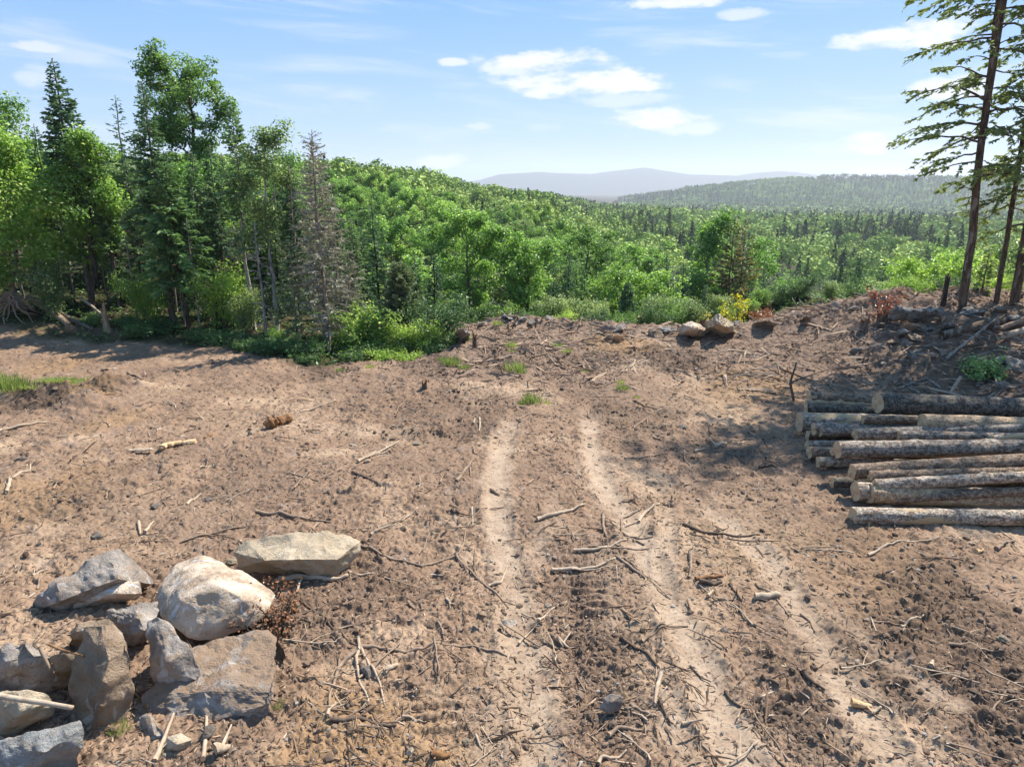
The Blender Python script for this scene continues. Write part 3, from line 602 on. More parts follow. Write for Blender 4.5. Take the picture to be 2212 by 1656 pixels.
rock('stone', RK('R1', [(890,605,0),(905,590,.08),(940,590,.08),(950,600,.02),(920,612,0)]), 'rock_pale', 'flat white stone right of the sandy spoil heap', cat='stone', seed=37, amp=.01, cuts=3)
rock('stone', RK('R1', [(95,955,0),(105,935,.1),(150,925,.12),(185,940,.08),(170,962,0)]), 'rock_pale', 'flat pale stone at the left edge below the spoil heap', cat='stone', seed=38, amp=.01, cuts=3)
# the rough line of stones along the crest
rc = np.random.default_rng(15); GC = 'grey stones lying in the brush along the crest'; cp = []
for k in range(4):
    q = rc.normal(size=(16, 3)); q /= np.linalg.norm(q, axis=1)[:, None]; q = q*np.array([1, .8, .55])*rc.uniform(.75, 1.15, (16, 1)); q[:, 2] = np.maximum(q[:, 2], -.2); cp.append(list(q))
cm = [None]*4
for k in range(58):
    if k < 34: x = rc.uniform(-1.5, 13); y = interp(x, [-3, 0, 6, 11, 15], [24.4, 25.4, 24.6, 23.6, 22.2])+rc.normal()*.6
    else: x = rc.uniform(10, 15.5); y = rc.uniform(16, 21)
    s = rc.uniform(.12, .34); kk = k % 4
    if cm[kk] is None: o = rock('stone', cp[kk], ['rock_grey', 'rock_blue', 'rock_brown', 'rock_grey'][kk], 'grey angular stone lying in the brush along the crest or on the right hand bank', 'stone', GC, cuts=2, amp=.06, f=1.5, seed=70+k, smooth=0); cm[kk] = o
    else: o = cm[kk].copy(); COL.objects.link(o)
    o.location = (x, y, gh(x, y)-.1*s); o.scale = (s*1.2, s, s); o.rotation_euler = (rc.normal()*.25, rc.normal()*.25, rc.uniform(0, 6.28))
# loose fist-sized stones, no two places alike but nothing else to tell them apart
rg = np.random.default_rng(5)
base = None; GRP = 'fist sized stones scattered over the clearing'
protos = []
for k in range(4):
    q = rg.normal(size=(26, 3)); q /= np.linalg.norm(q, axis=1)[:, None]; q = q*np.array([1, .75, .5])*rg.uniform(.8, 1.1, (26, 1))
    q[:, 2] = np.maximum(q[:, 2], -.15)
    protos.append(list(q))
sp = []
while len(sp) < 46:
    dx, dy = rg.uniform(20, 2190), 780+860*rg.random()**1.1
    if dx > 1700 and 840 < dy < 1150: continue
    sp.append((dx, dy))
made = [None]*4
for k, (dx, dy) in enumerate(sp):
    p = hit(dx, dy); s = rg.uniform(.035, .085)*(1+.03*np.hypot(p[0], p[1])); kk = k % 4
    if made[kk] is None:
        o = rock('stone', protos[kk], ['rock_grey', 'rock_buff', 'rock_brown', 'rock_pale'][kk], 'fist sized loose stone lying on the bare soil', 'stone', GRP, cuts=2, amp=.05, f=1.5, seed=40+k); made[kk] = o
    else:
        o = made[kk].copy(); COL.objects.link(o)
    o.location = (p[0], p[1], gh(p[0], p[1])-.1*s); o.scale = (s, s, s); o.rotation_euler = (0, 0, rg.uniform(0, 6.28))

# ------------------------------------------------------------------ the stack of logs
LG = 'felled logs stacked on the right'
def log(zx, zy, dz, zx2, zy2, zc, mat, label, length=4.9, seed=0, taper=.85, broken=False, grp=LG, knots=5, thing_name='log'):
    d1 = ray(*S('LG', (zx, zy))); d2 = ray(*S('LG', (zx2, zy2)))
    rpx = dz/SH['LG'][2]*.72/2/F
    if zc is None: t = CAM_H/(-d1[2]+rpx)
    else: t = (CAM_H-zc)/(-d1[2])
    r0 = rpx*t; A = d1*t; t2 = A[1]/d2[1]; Bp = d2*t2
    A = A+np.array([0, 0, CAM_H]); Bp = Bp+np.array([0, 0, CAM_H]); dr = Bp-A; dr /= np.linalg.norm(dr)
    ns = 28; nr = int(length*20)
    rng = np.random.default_rng(300+seed)
    s = np.linspace(0, length, nr); th = np.linspace(0, 2*math.pi, ns, endpoint=False)
    Sg, Tg = np.meshgrid(s, th, indexing='ij')
    rad = r0*(1-(1-taper)*Sg/length)
    P3 = np.stack([Sg.ravel()*1.0, np.cos(Tg).ravel()*2*r0*3, np.sin(Tg).ravel()*2*r0*3], 1)
    rad = rad*(1+.035*fbm3(P3, 1.1, 3, seed).reshape(rad.shape)) + .007*fbm3(P3, 6, 3, seed+5).reshape(rad.shape)
    for q in range(knots):
        ks, kt = rng.uniform(.25, length-.2), rng.uniform(.0, math.pi)
        dd = ((Sg-ks)/.05)**2+(np.angle(np.exp(1j*(Tg-kt)))*r0/.05)**2
        rad = rad+.03*np.exp(-dd)
    bend = .02*np.sin(Sg/length*math.pi)*rng.uniform(-1, 1)
    V = np.stack([Sg, rad*np.cos(Tg), rad*np.sin(Tg)+bend], -1)
    V[0, :, 0] += .012*np.sin(th*3+seed); V[-1, :, 0] += .01*np.sin(th*2)
    V = V.reshape(-1, 3)
    i = np.arange(nr-1)[:, None]*ns; j = np.arange(ns)[None, :]; j2 = (j+1) % ns
    Q = np.stack([i+j, i+ns+j, i+ns+j2, i+j2], -1).reshape(-1, 4)
    root = thing(thing_name, label, 'log', group=grp)
    X = Vector(dr); Zv = Vector((0, 0, 1)); Yv = Zv.cross(X).normalized(); Zv = X.cross(Yv)
    root.matrix_world = Matrix(((X.x, Yv.x, Zv.x, A[0]), (X.y, Yv.y, Zv.y, A[1]), (X.z, Yv.z, Zv.z, A[2]), (0, 0, 0, 1)))
    link('bark', mesh('bark', V, [Q], M[mat], smooth=True), root)
    # sawn ends, slightly domed fans inset into the bark
    for e, row in ((0, V[:ns]), (1, V[-ns:])):
        rings = [row*np.array([1, k, k])+np.array([(-.006 if e == 0 else .006)*(1-k*.6), 0, 0]) for k in (1.002, .9, .55)]
        c = row.mean(0)+np.array([-.006 if e == 0 else .006, 0, 0])
        VV = np.concatenate(rings+[c[None]]); jj = np.arange(ns); j3 = (jj+1) % ns
        Q2 = np.concatenate([np.stack([a*ns+jj, a*ns+j3, (a+1)*ns+j3, (a+1)*ns+jj], -1) for a in (0, 1)])
        T2 = np.stack([2*ns+jj, 2*ns+j3, np.full(ns, 3*ns)], -1)
        if e == 0: Q2 = Q2[:, ::1]
        link('cut_end', mesh('cut_end', VV, [Q2, T2], M['cut'], smooth=False), root)
    return root
log(655,1266,130, 1967,1276, None, 'log_pale', 'thick pale log alone on the ground in front of the stack', seed=1)
log(968,1141,76, 1967,1083, .10, 'log_brown', 'slim knotty log rising to the right, just behind the lone front log', seed=2, knots=9)
log(785,1093,155, 1967,1150, None, 'log_bare', 'short thick log with a bare tan side under the slim knotty log', seed=3)
log(678,1078,146, 1967,1120, None, 'log_pale', 'pale log at the bottom of the stack with a round cut face', seed=4)
log(828,1030,90, 1967,962, .31, 'log_pale', 'knotty pale log lying on the front of the stack with three branch scars', seed=5, knots=12)
log(788,963,84, 1967,925, .36, 'log_brown', 'scaly log half hidden behind the knotty pale log', seed=6)
log(652,930,120, 1967,846, .36, 'log_brown', 'smooth grey brown log with a tan cut face, middle of the stack', seed=7, knots=3)
log(500,1012,76, 1500,1010, None, 'log_dark', 'dark short butt of a log poking out low at the left', seed=8)
log(392,855,80, 1500,880, None, 'log_pale', 'pale splintered log end poking out at the left under the long silver log', seed=9)
log(540,760,130, 1967,748, .52, 'log_grey', 'long silver barked log across the middle of the stack', seed=10, knots=8)
log(325,783,92, 1500,800, None, 'log_brown', 'blotchy brown log end sticking out left of the long silver log', seed=11)
log(498,780,60, 1500,790, .3, 'log_bare', 'thin bare log end squeezed beside the long silver log', seed=12)
log(308,725,70, 1500,720, None, 'log_grey', 'thin grey log at ground level on the left side of the stack', seed=13)
log(312,652,72, 1200,660, None, 'log_brown', 'stub of a log under the large tan faced one', seed=14)
log(250,550,150, 1967,590, .24, 'log_pale', 'large log with a broad tan face sticking out farthest left', seed=15, knots=2)
log(360,602,92, 1967,640, .34, 'log_grey', 'log with an oval cut knot on top beside the large tan face', seed=16)
log(407,622,80, 1967,600, .32, 'log_grey', 'short grey log with a branch stub hanging below it', seed=17)
log(675,645,92, 1967,600, .48, 'log_grey', 'log with a torn bare patch in the upper middle of the stack', seed=18)
log(1000,652,78, 1967,668, .5, 'log_grey', 'bluish grey log with a round tan face in the upper middle', seed=19)
log(733,530,64, 1967,540, .55, 'log_brown', 'narrow log with a stripped bare side below the great dark log', seed=20)
log(1190,552,132, 1967,575, .68, 'log_bare', 'half peeled log with a long strip of bare yellow wood at the top right', seed=21, knots=2)
log(300,443,72, 1967,520, .36, 'log_dark', 'squared dark log with a sawn flat top at the back left', seed=22)
log(325,355,86, 1967,455, .52, 'log_brown', 'rearmost brown log at the back left of the stack', seed=23)
log(850,405,162, 1967,440, .78, 'log_dark', 'great dark furrowed log, thickest on top of the stack', seed=24, knots=0, taper=.95)
log(1725,680,62, 1967,660, .62, 'log_pale', 'reddish peeling log piece at the right beneath the half peeled log', seed=25)
log(300,398,40, 700,415, .42, 'log_bare', 'thin sawn slab of wood lying against the rearmost brown log', length=1.6, seed=26)

# fallen trunks on the bank and at the edge of the woods
def trunk_piece(name, a, b, r0, r1, mat, label, cat, bumps=.04, seed=0, seg=24, sides=12, group=None):
    A = np.array(a); B = np.array(b); s = np.linspace(0, 1, seg)[:, None]
    L = np.linalg.norm(B-A); P = A+(B-A)*s
    rng = np.random.default_rng(seed)
    P = P+np.stack([np.zeros(seg), bumps*L*.3*vnoise2(s[:, 0]*3, s[:, 0]*0, seed), bumps*L*.3*vnoise2(s[:, 0]*3, s[:, 0]*0+5, seed)], 1)
    rad = (r0+(r1-r0)*s[:, 0])*(1+.08*vnoise2(s[:, 0]*9, s[:, 0]*0, seed+1))
    c = P[0].copy(); V, Q, T = tubes([(P-c, rad)], sides)
    V = V+.15*r0*np.stack([fbm3(V+c, 3, 3, seed), fbm3(V+c, 3, 3, seed+1), fbm3(V+c, 3, 3, seed+2)], 1)
    o = link(name, mesh(name, V, [Q, T], M[mat], vattr={'v': np.zeros(len(V))}, smooth=True)); o.location = c
    return tag(o, label, cat, group)
hp = lambda x, y, h: hit(*S('R6', (x, y)), h)
trunk_piece('fallen_tree', hp(1400,680,.14), hp(2300,470,.2), .13, .2, 'bark_hem', 'thick fallen trunk lying up the right hand bank', 'fallen tree', seed=3)
trunk_piece('pole', hp(1440,905,.1), hp(1975,480,.55), .045, .022, 'deadwood', 'thin straight grey pole slanting up the bank', 'pole', seed=4, bumps=.01)
trunk_piece('fallen_log', hp(1960,700,.12), hp(2300,610,.15), .09, .1, 'stick_pale', 'pale barkless log lying at the right edge of the bank', 'fallen log', seed=5)
trunk_piece('fallen_log', hp(1980,610,.12), hp(2300,500,.3), .07, .1, 'stick', 'grey broken log below the fallen trunk at the far right', 'fallen log', seed=6)
trunk_piece('fallen_log', hp(1590,790,.08), hp(1800,770,.1), .05, .03, 'stick_dark', 'short grey branch lying along the foot of the bank', 'fallen branch', seed=7)
trunk_piece('stick', hp(1470,1270,.05), hp(1590,1085,.45), .045, .04, 'stick_pale', 'stout pale stake leaning behind the great dark log', 'stake', seed=8, bumps=.01)
trunk_piece('stick', hp(860,735,.05), hp(1080,748,.05), .05, .04, 'stick_pale', 'pale stripped stick lying under the grey rock slabs', 'stick', seed=9)
hq = lambda x, y, h: hit(x, y, h)
trunk_piece('fallen_tree', hq(60,640,.5), hq(150,700,.15), .12, .1, 'bark_tan', 'tan fallen trunk sloping down from the uprooted stump at the far left', 'fallen tree', seed=10)
trunk_piece('fallen_tree', hq(80,655,.2), hq(200,712,.12), .09, .06, 'bark', 'dark fallen trunk behind the tan one at the far left', 'fallen tree', seed=11)
trunk_piece('fallen_log', hq(172,642,.5), hq(238,692,.1), .05, .04, 'stick_pale', 'pale broken branch leaning at the edge of the left hand woods', 'fallen branch', seed=12)
trunk_piece('fallen_log', hq(620,735,.25), hq(690,712,.3), .035, .02, 'stick', 'thin grey branch propped in front of the dead spruces', 'fallen branch', seed=13)

# rotten and split wood lying in the clearing
def chunk(name, A, B, w, h, mat, label, cat, seed=0, segs=18):
    """an irregular broken piece of wood between two points"""
    A = np.array(A); B = np.array(B); s = np.linspace(0, 1, segs)
    prof = np.clip(np.minimum(s/.12, (1-s)/.12), .15, 1)*(1+.35*vnoise2(s*4, s*0, seed)); c = A.copy()
    V, Q, T = tubes([((A+(B-A)*s[:, None])-c, prof*w)], 9)
    V[:, 2] = V[:, 2]*h/w; V = V+.25*w*np.stack([fbm3(V, 9, 3, seed+i) for i in range(3)], 1)
    o = link(name, mesh(name, V, [Q, T], M[mat], vattr={'v': np.clip(.5+.5*fbm3(V, 4, 2, seed), 0, 1)}, smooth=False)); o.location = c
    return tag(o, label, cat)
r1 = lambda x, y, h=.06: hit(*S('R1', (x, y)), h)
chunk('rotten_log', r1(1755,715,.14), r1(1840,690,.16), .16, .13, 'rotten', 'stub of rotten brown log lying on the open soil', 'rotten log', 1)
chunk('rotten_log', r1(1835,695,.12), r1(1940,665,.12), .11, .09, 'rotten', 'tapered rotten piece broken off the brown log stub', 'rotten log', 2)
chunk('broken_wood', r1(1650,785,.06), r1(1720,740,.06), .06, .06, 'stick', 'splintered grey wood left of the rotten log', 'broken wood', 3)
for k, (a, b, lab) in enumerate([((1065,870), (1130,835), 'fresh orange split of wood, leftmost of the bright splinters'), ((1100,850), (1215,830), 'long fresh orange split of wood in the middle of the bright splinters'), ((1200,835), (1310,828), 'reddish split of wood, rightmost of the bright splinters'), ((1350,810), (1430,780), 'dull split of wood trailing right of the bright splinters')]):
    chunk('split_wood', r1(*a, .04), r1(*b, .04), .06, .045, 'split' if k < 3 else 'rotten', lab, 'split wood', 10+k)
chunk('split_wood', r1(840,885,.03), r1(1020,878,.03), .05, .03, 'stick_pale', 'long pale plank like split lying left of the bright splinters', 'split wood', 15)
chunk('split_wood', r1(1025,760,.04), r1(1100,738,.04), .06, .04, 'stick_pale', 'short whitish split of wood above the bright splinters', 'split wood', 16)

# stumps
def stump(p, r, h, label, seed, mat='bark_hem', jag=.1):
    rng = np.random.default_rng(seed); ns = 18; th = np.linspace(0, 2*math.pi, ns, endpoint=False)
    zs = np.array([-.15, 0, .15, .4, .7, 1.0])*h; fl = np.array([1.7, 1.45, 1.15, 1.02, .98, .96])*r
    V = []
    for z, f in zip(zs, fl):
        rr = f*(1+.12*np.sin(th*5+seed)*(f/r-.8)+.05*rng.normal(size=ns)); V.append(np.stack([rr*np.cos(th), rr*np.sin(th), np.full(ns, z)], 1))
    V[-1][:, 2] += jag*h*rng.normal(size=ns); V = np.concatenate(V)
    i = np.arange(5)[:, None]*ns; j = np.arange(ns)[None]; j2 = (j+1) % ns
    Q = np.stack([i+j, i+j2, i+ns+j2, i+ns+j], -1).reshape(-1, 4)
    t = thing('stump', label, 'stump', tuple(p))
    link('bark', mesh('bark', V, [Q], M[mat], smooth=True), t)
    top = V[-ns:]*np.array([.985, .985, 1]); c = top.mean(0)
    link('cut_top', mesh('cut_top', np.concatenate([top, c[None]]), [np.stack([np.arange(ns), (np.arange(ns)+1) % ns, np.full(ns, ns)], -1)], M['cut' if jag < .15 else 'rotten']), t)
stump(hit(*S('R3', (628,272)), 0), .26, .42, 'short sawn stump standing on the crest left of the pale boulders', 1, 'bark_hem')
stump(hit(*S('R3', (840,255)), 0), .3, .35, 'torn up stump with dark roots beside the pale crest boulders', 2, 'bark_dark', .3)
stump(hit(1432,702), .2, .35, 'small dark stump in the brush between two crest stumps', 3, 'bark_hem')
stump(hit(*S('R6', (625,655)), 0), .13, .35, 'short splintered stub left of the grey rock slabs', 4, 'bark', .25)
stump(hit(*S('R6', (1405,425)), 0), .07, 1.05, 'thin upright dead stub standing left of the tall hemlocks', 5, 'bark_dark', .05)
stump(hit(232,716), .1, .75, 'tall splintered orange stub at the edge of the left hand woods', 6, 'bark_tan', .35)
stump(hit(*S('R2', (828,500)), 0), .07, .28, 'little jagged stub standing in the open soil', 7, 'stick_dark', .3)
stump(hit(*S('R2', (1160,215)), 0), .07, .4, 'pointed stub in the soil below the grass on the crest', 8, 'stick_dark', .4)
stump(hit(1905, 700), .16, .3, 'stump in the brush left of the bedrock outcrop', 9, 'bark_hem', .2)
# ------------------------------------------------------------------ trees
def wander(P0, d, L, n, rng, wob=.12, curve=(0, 0, 0)):
    t = np.linspace(0, 1, n)[:, None]; d = np.array(d, float); d /= np.linalg.norm(d)
    P = np.array(P0)+d*L*t+np.array(curve)*L*t**2
    w = np.cumsum(rng.normal(size=(n, 3))*wob*L/n, 0); w[0] = 0
    return P+w
def broadleaf(name, Ht, seed, mat, barkmat='bark', base=.3, spread=.3, nl=11, n2=5, n3=3, leaf=.12, nleaf=12000, clump=.42, lean=(0, 0), wind=0., multi=1, r0=None, up=.55, prof=(.55, .5), gap=.32, flat=.7, limbs=None):
    """trunk, limbs, twigs; leaves sit in clumps round the twig ends. returns (crown mesh, trunk mesh)"""
    rng = np.random.default_rng(seed); paths = []; tips = []
    r0 = r0 or .014*Ht+.02
    for m in range(multi):
        ld = np.array([lean[0], lean[1], 1.0])
        if multi > 1: a = 2*math.pi*m/multi+seed; ld = ld+np.array([math.cos(a), math.sin(a), 0])*(.22 if multi == 2 else .38)
        T = wander((0, 0, -.25), ld, Ht*(.93-.06*m)/np.linalg.norm(ld)*np.linalg.norm([0, 0, 1]), 16, rng, .12)
        rr = np.linspace(1, .12, 16)**.9*r0*(.75 if multi > 1 else 1); rr[0] *= 1.5
        paths.append((T, rr)); tips.append(T[-1]); tips.append(T[-2])
        for i in range(nl):
            f = base+(.97-base)*(i+.5*rng.random())/nl
            p = T[int(f*15)]+(T[min(int(f*15)+1, 15)]-T[int(f*15)])*((f*15) % 1)
            a = i*2.4+seed+rng.normal()*.4
            w = max(.12, 1-abs((f-base)/(1-base)-prof[0]+.1)**1.6*prof[1]*3.2)
            L = Ht*spread*w*rng.uniform(.75, 1.15)
            u = up*(.4+1.1*(f-base)/(1-base))
            P = wander(p, (math.cos(a)+wind, math.sin(a), u), L, 7, rng, .25, (wind*.3, 0, .25))
            rl = np.interp(f, [0, 1], [r0*.55, r0*.12])
            paths.append((P, np.linspace(rl, rl*.25, 7))); tips.append(P[-1])
            for j in range(n2):
                g = rng.uniform(.35, .95); q = P[int(g*6)]; d2 = (P[-1]-P[0]); d2 = d2/np.linalg.norm(d2)+rng.normal(size=3)*.75+np.array([wind*.3, 0, .25])
                P2 = wander(q, d2, L*.42*rng.uniform(.6, 1.2), 5, rng, .3)
                paths.append((P2, np.linspace(rl*.35, rl*.12, 5))); tips.append(P2[-1])
                for k in range(n3):
                    P3 = P2[rng.integers(2, 5)]+rng.normal(size=3)*L*.14+np.array([0, 0, L*.05])
                    tips.append(P3)
    V, Q, T3 = tubes([p for p in paths if p[1][0] > .006], 6)
    tm = mesh(name+'_trunk', V, [Q, T3], M[barkmat], vattr={'v': np.zeros(len(V))}, smooth=True)
    tips = np.array(tips); nt = len(tips)
    sz = rng.lognormal(0, .3, nt)*clump; wt = sz**2*(rng.random(nt) > gap); wt /= wt.sum()
    idx = rng.choice(nt, nleaf, p=wt)
    o = rng.normal(size=(nleaf, 3)); o /= np.linalg.norm(o, axis=1)[:, None]; rr = rng.random(nleaf)**.45
    C = tips[idx]+o*(rr*sz[idx])[:, None]*np.array([1, 1, flat])
    ctr = np.array([lean[0]*Ht*.6, lean[1]*Ht*.6, Ht*(.5+.3*base)])
    outw = C-ctr; outw /= np.linalg.norm(outw, axis=1)[:, None]+1e-6
    N = o*.5+outw*.35+np.array([0, 0, .55])+rng.normal(size=(nleaf, 3))*.55
    Lf = leaf*rng.uniform(.7, 1.3, nleaf)
    LV, LQ = leaves(C, N, Lf, Lf*.62, rng)
    v = np.clip(.45+.18*rng.normal(size=nleaf)+.25*(rng.random(nt)-.5)[idx]*2*.8, 0, 1)
    v = np.where(rng.random(nleaf) < .035, .97, v)  # picks the few leaves that carry the painted sheen
    return mesh(name+'_crown', LV, [LQ], M[mat], fattr={'v': v}), tm

def conifer(name, Ht, seed, mat, barkmat='bark_dark', base=.12, width=.17, power=.85, nb=75, spray=.3, dens=9, droop=.25, up=.1, lean=(0, 0), bare=0., thin=1., dead=False, r0=None, sw=.4, gapy=0., topknot=False):
    """spire: whorled branches carrying flat drooping sprays; below 'bare' the branches are naked"""
    rng = np.random.default_rng(seed); r0 = r0 or .011*Ht+.02; paths = []; SC = []; SA = []; SN = []; SL = []; SV = []
    T = wander((0, 0, -.25), (lean[0], lean[1], 1), Ht+.25, 14, rng, .04)
    paths.append((T, np.linspace(r0, .012, 14)))
    tw = []
    for i in range(nb):
        f = base+(.985-base)*((i+rng.random())/nb)**.92
        g = (f-base)/(1-base)
        w = (1-g)**power*(.35+.65*min(1, (g+.05)/.22))+.015
        if gapy and vnoise2(np.array([f*9.]), np.array([seed*1.]), 3)[0] > gapy: w *= .45
        L = Ht*width*w*rng.uniform(.6, 1.2)+.05
        a = i*2.399+rng.normal()*.5; ca, sa = math.cos(a), math.sin(a)
        p = T[0]+(T[-1]-T[0])*f; k = min(int(f*13), 12); p = T[k]+(T[k+1]-T[k])*(f*13-k)
        n = 6; t = np.linspace(0, 1, n)[:, None]
        el = up+.55*g-.12
        P = p+np.array([ca, sa, el])*L*t+np.array([0, 0, -droop])*L*t**1.6*(1-g*.6)
        P[:, 2] += .35*droop*L*np.maximum(t[:, 0]-.65, 0)
        naked = f < bare
        if naked or dead or L > .45: paths.append((P, np.linspace(.004+.012*L, .003, n)))
        if naked or dead:
            for j in range(int((5 if naked else 9)*L/.6)+2):
                q = P[rng.integers(1, n)]; dd = np.array([ca, sa, 0])*.6+rng.normal(size=3)*.6+np.array([0, 0, -.25])
                tw.append(wander(q, dd, L*rng.uniform(.15, .45), 3, rng, .3))
            if naked and not dead and rng.random() < .75: continue
        m = max(4, int(1.9*L*dens/spray*thin))
        if dead: m = max(2, int(m*.55))
        u = rng.random(m)**.75*.92+.08
        c = P[0]+(P[-1]-P[0])*u[:, None]; zz = np.interp(u, t[:, 0], P[:, 2]); c[:, 2] = zz
        side = np.where(rng.random(m) < .5, -1, 1)*rng.uniform(.3, 1.15, m)
        ax = np.stack([ca*np.cos(side)-sa*np.sin(side), sa*np.cos(side)+ca*np.sin(side), -droop*.9+rng.normal(size=m)*.32+el*.5], 1)
        sl = spray*(1-.45*u)*rng.uniform(.6, 1.35, m)*min(1, .45+L/(Ht*width)*.9)
        SC.append(c+ax*sl[:, None]*.42); SA.append(ax); SL.append(sl)
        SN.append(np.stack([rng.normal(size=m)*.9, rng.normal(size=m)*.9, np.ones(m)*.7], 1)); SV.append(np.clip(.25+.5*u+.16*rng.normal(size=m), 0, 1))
    # leader
    m = int(10*thin)+4; zt = rng.random(m); c = T[-1]-(T[-1]-T[-3])/np.linalg.norm(T[-1]-T[-3])*zt[:, None]*Ht*.09; a = rng.random(m)*6.28
    if not dead or topknot:
        SC.append(c); SA.append(np.stack([np.cos(a)*.6, np.sin(a)*.6, np.full(m, .7)], 1)); SL.append(np.full(m, spray*.45)); SN.append(rng.normal(size=(m, 3))); SV.append(rng.random(m)*.6)
    paths += [(P, np.linspace(.006, .003, 3)) for P in tw]
    V, Q, T3 = tubes(paths, 5)
    tm = mesh(name+'_trunk', V, [Q, T3], M[barkmat], vattr={'v': np.zeros(len(V))}, smooth=True)
    C = np.concatenate(SC); A = np.concatenate(SA); N = np.concatenate(SN); Ls = np.concatenate(SL); v = np.concatenate(SV)
    A /= np.linalg.norm(A, axis=1)[:, None]
    LV, LQ = leaves(C, N, Ls, Ls*sw, rng, .3, A)
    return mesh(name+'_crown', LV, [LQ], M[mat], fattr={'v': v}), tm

def shrub(name, Ht, W, seed, mat, nleaf=3500, leaf=.1, stems=9, barkmat='bark', clump=.3, flat=.8):
    rng = np.random.default_rng(seed); paths = []; tips = []
    for i in range(stems):
        a = rng.random()*6.28; s = rng.random()**.6
        P = wander((.1*math.cos(a), .1*math.sin(a), -.1), (math.cos(a)*W*s, math.sin(a)*W*s, Ht*rng.uniform(.6, 1)), math.hypot(W*s, Ht)*.9, 7, rng, .2)
        paths.append((P, np.linspace(.022, .006, 7)))
        for k in range(6):
            q = P[rng.integers(2, 7)]; P2 = wander(q, rng.normal(size=3)*.7+np.array([math.cos(a)*.6, math.sin(a)*.6, .5]), Ht*.28, 4, rng, .3)
            paths.append((P2, np.linspace(.01, .004, 4))); tips += [P2[-1], P2[2], q]
    V, Q, T3 = tubes(paths, 5); tm = mesh(name+'_stem', V, [Q, T3], M[barkmat], vattr={'v': np.zeros(len(V))}, smooth=True)
    tips = np.array(tips); nt = len(tips); sz = rng.lognormal(0, .3, nt)*clump; w = sz**2/np.sum(sz**2); idx = rng.choice(nt, nleaf, p=w)
    o = rng.normal(size=(nleaf, 3)); o /= np.linalg.norm(o, axis=1)[:, None]
    C = tips[idx]+o*(rng.random(nleaf)**.45*sz[idx])[:, None]*np.array([1, 1, flat]); C[:, 2] = np.maximum(C[:, 2], .03)
    N = o*.6+np.array([0, 0, .7])+rng.normal(size=(nleaf, 3))*.5; Lf = leaf*rng.uniform(.7, 1.3, nleaf)
    LV, LQ = leaves(C, N, Lf, Lf*.62, rng); v = np.clip(.5+.2*rng.normal(size=nleaf)+.2*(rng.random(nt)-.5)[idx]*2, 0, 1)
    v = np.where(rng.random(nleaf) < .035, .97, v)  # scattered leaves given the painted sheen colour
    return mesh(name+'_crown', LV, [LQ], M[mat], fattr={'v': v}), tm
def put(pair, name, label, p, s=1., rz=0., group=None, cat='tree', part=('crown', 'trunk'), sz=None):
    r = thing(name, label, cat, tuple(p), rz, group); r.scale = (s, s, sz or s)
    link(part[0], pair[0], r); link(part[1], pair[1], r)
    return r
def stand(dx, dist, top, lean_dx=0):
    """where a tree stands (sheet column, distance) and how tall it must be for its tip to reach sheet row top"""
    d = ray(dx, 700); x = d[0]/d[1]*dist; z = gh(x, dist)
    dt = ray(dx+lean_dx, top); zt = CAM_H+dt[2]/dt[1]*dist
    return np.array([x, dist, z]), zt-z

WL = 'trees at the edge of the left hand woods'
# --- left-hand woods, near edge
p, h = stand(38, 24.0, 250); put(broadleaf('maple', h, 11, 'birch', 'bark_tan', .16, .30, 14, 5, 3, .125, 19000, .46, r0=.10, lean=(.06, 0)), 'broadleaf_tree', 'bushy light green tree with a bent tan trunk and bare roots at the left edge', p, group=WL)
p, h = stand(-30, 29, 150); put(broadleaf('maple', h, 12, 'maple', 'bark', .25, .34, 12, 5, 3, .15, 16000, .55), 'broadleaf_tree', 'tall dense broadleaf tree rising behind the bushy tree at the left edge', p, group=WL)
p, h = stand(95, 28, 290); put(broadleaf('birch', h, 13, 'birch', 'bark', .2, .26, 11, 5, 3, .13, 12000, .42), 'broadleaf_tree', 'pale leaved tree filling the space right of the bushy left edge tree', p, group=WL)
p, h = stand(203, 25.5, 128, -88); put(conifer('spruce', h, 21, 'spruce', 'bark', .42, .135, .8, 135, .3, 8, lean=(-.0, 0), bare=.5, r0=.12), 'spruce_tree', 'tallest pointed dark spruce at the far left with a long grey bare trunk', p, group=WL)
p, h = stand(70, 33, 172); put(conifer('spruce', h, 22, 'spruce', 'bark', .3, .1, .8, 90, .28, 5, thin=.6), 'spruce_tree', 'thin ragged spruce tip just left of the tallest pointed spruce', p, group=WL)
p, h = stand(208, 25, 245); put(broadleaf('birch', h, 14, 'lime', 'bark_dark', .3, .155, 15, 4, 3, .12, 9500, .36, lean=(.15, 0), gap=.4), 'broadleaf_tree', 'yellow green tree with a dark slender trunk right of the tallest spruce', p, group=WL)
p, h = stand(205, 36, 190); put(conifer('spruce', h, 23, 'spruce', 'bark_dark', .2, .12, .8, 90, .3, 7), 'spruce_tree', 'small topped spruce behind the yellow green tree, left of its twin', p, group=WL)
p, h = stand(232, 36, 222); put(conifer('spruce', h, 24, 'spruce', 'bark_dark', .2, .13, .8, 90, .3, 7), 'spruce_tree', 'shorter spruce behind the yellow green tree, right of its twin', p, group=WL)
p, h = stand(376, 25, 183, -66); SP1 = conifer('spruce', h, 25, 'spruce', 'bark', .3, .15, .8, 157, .3, 8, bare=.42, r0=.13, droop=.35); put(SP1, 'spruce_tree', 'broad dark spruce with a leaning trunk in front of the windblown maple', p, group=WL)
p, h = stand(318, 27.5, 205); put(conifer('spruce', h, 26, 'spruce', 'deadwood', .35, .1, .8, 90, .28, 5, thin=.7), 'spruce_tree', 'thin half bare spruce left of the broad dark spruce', p, group=WL)
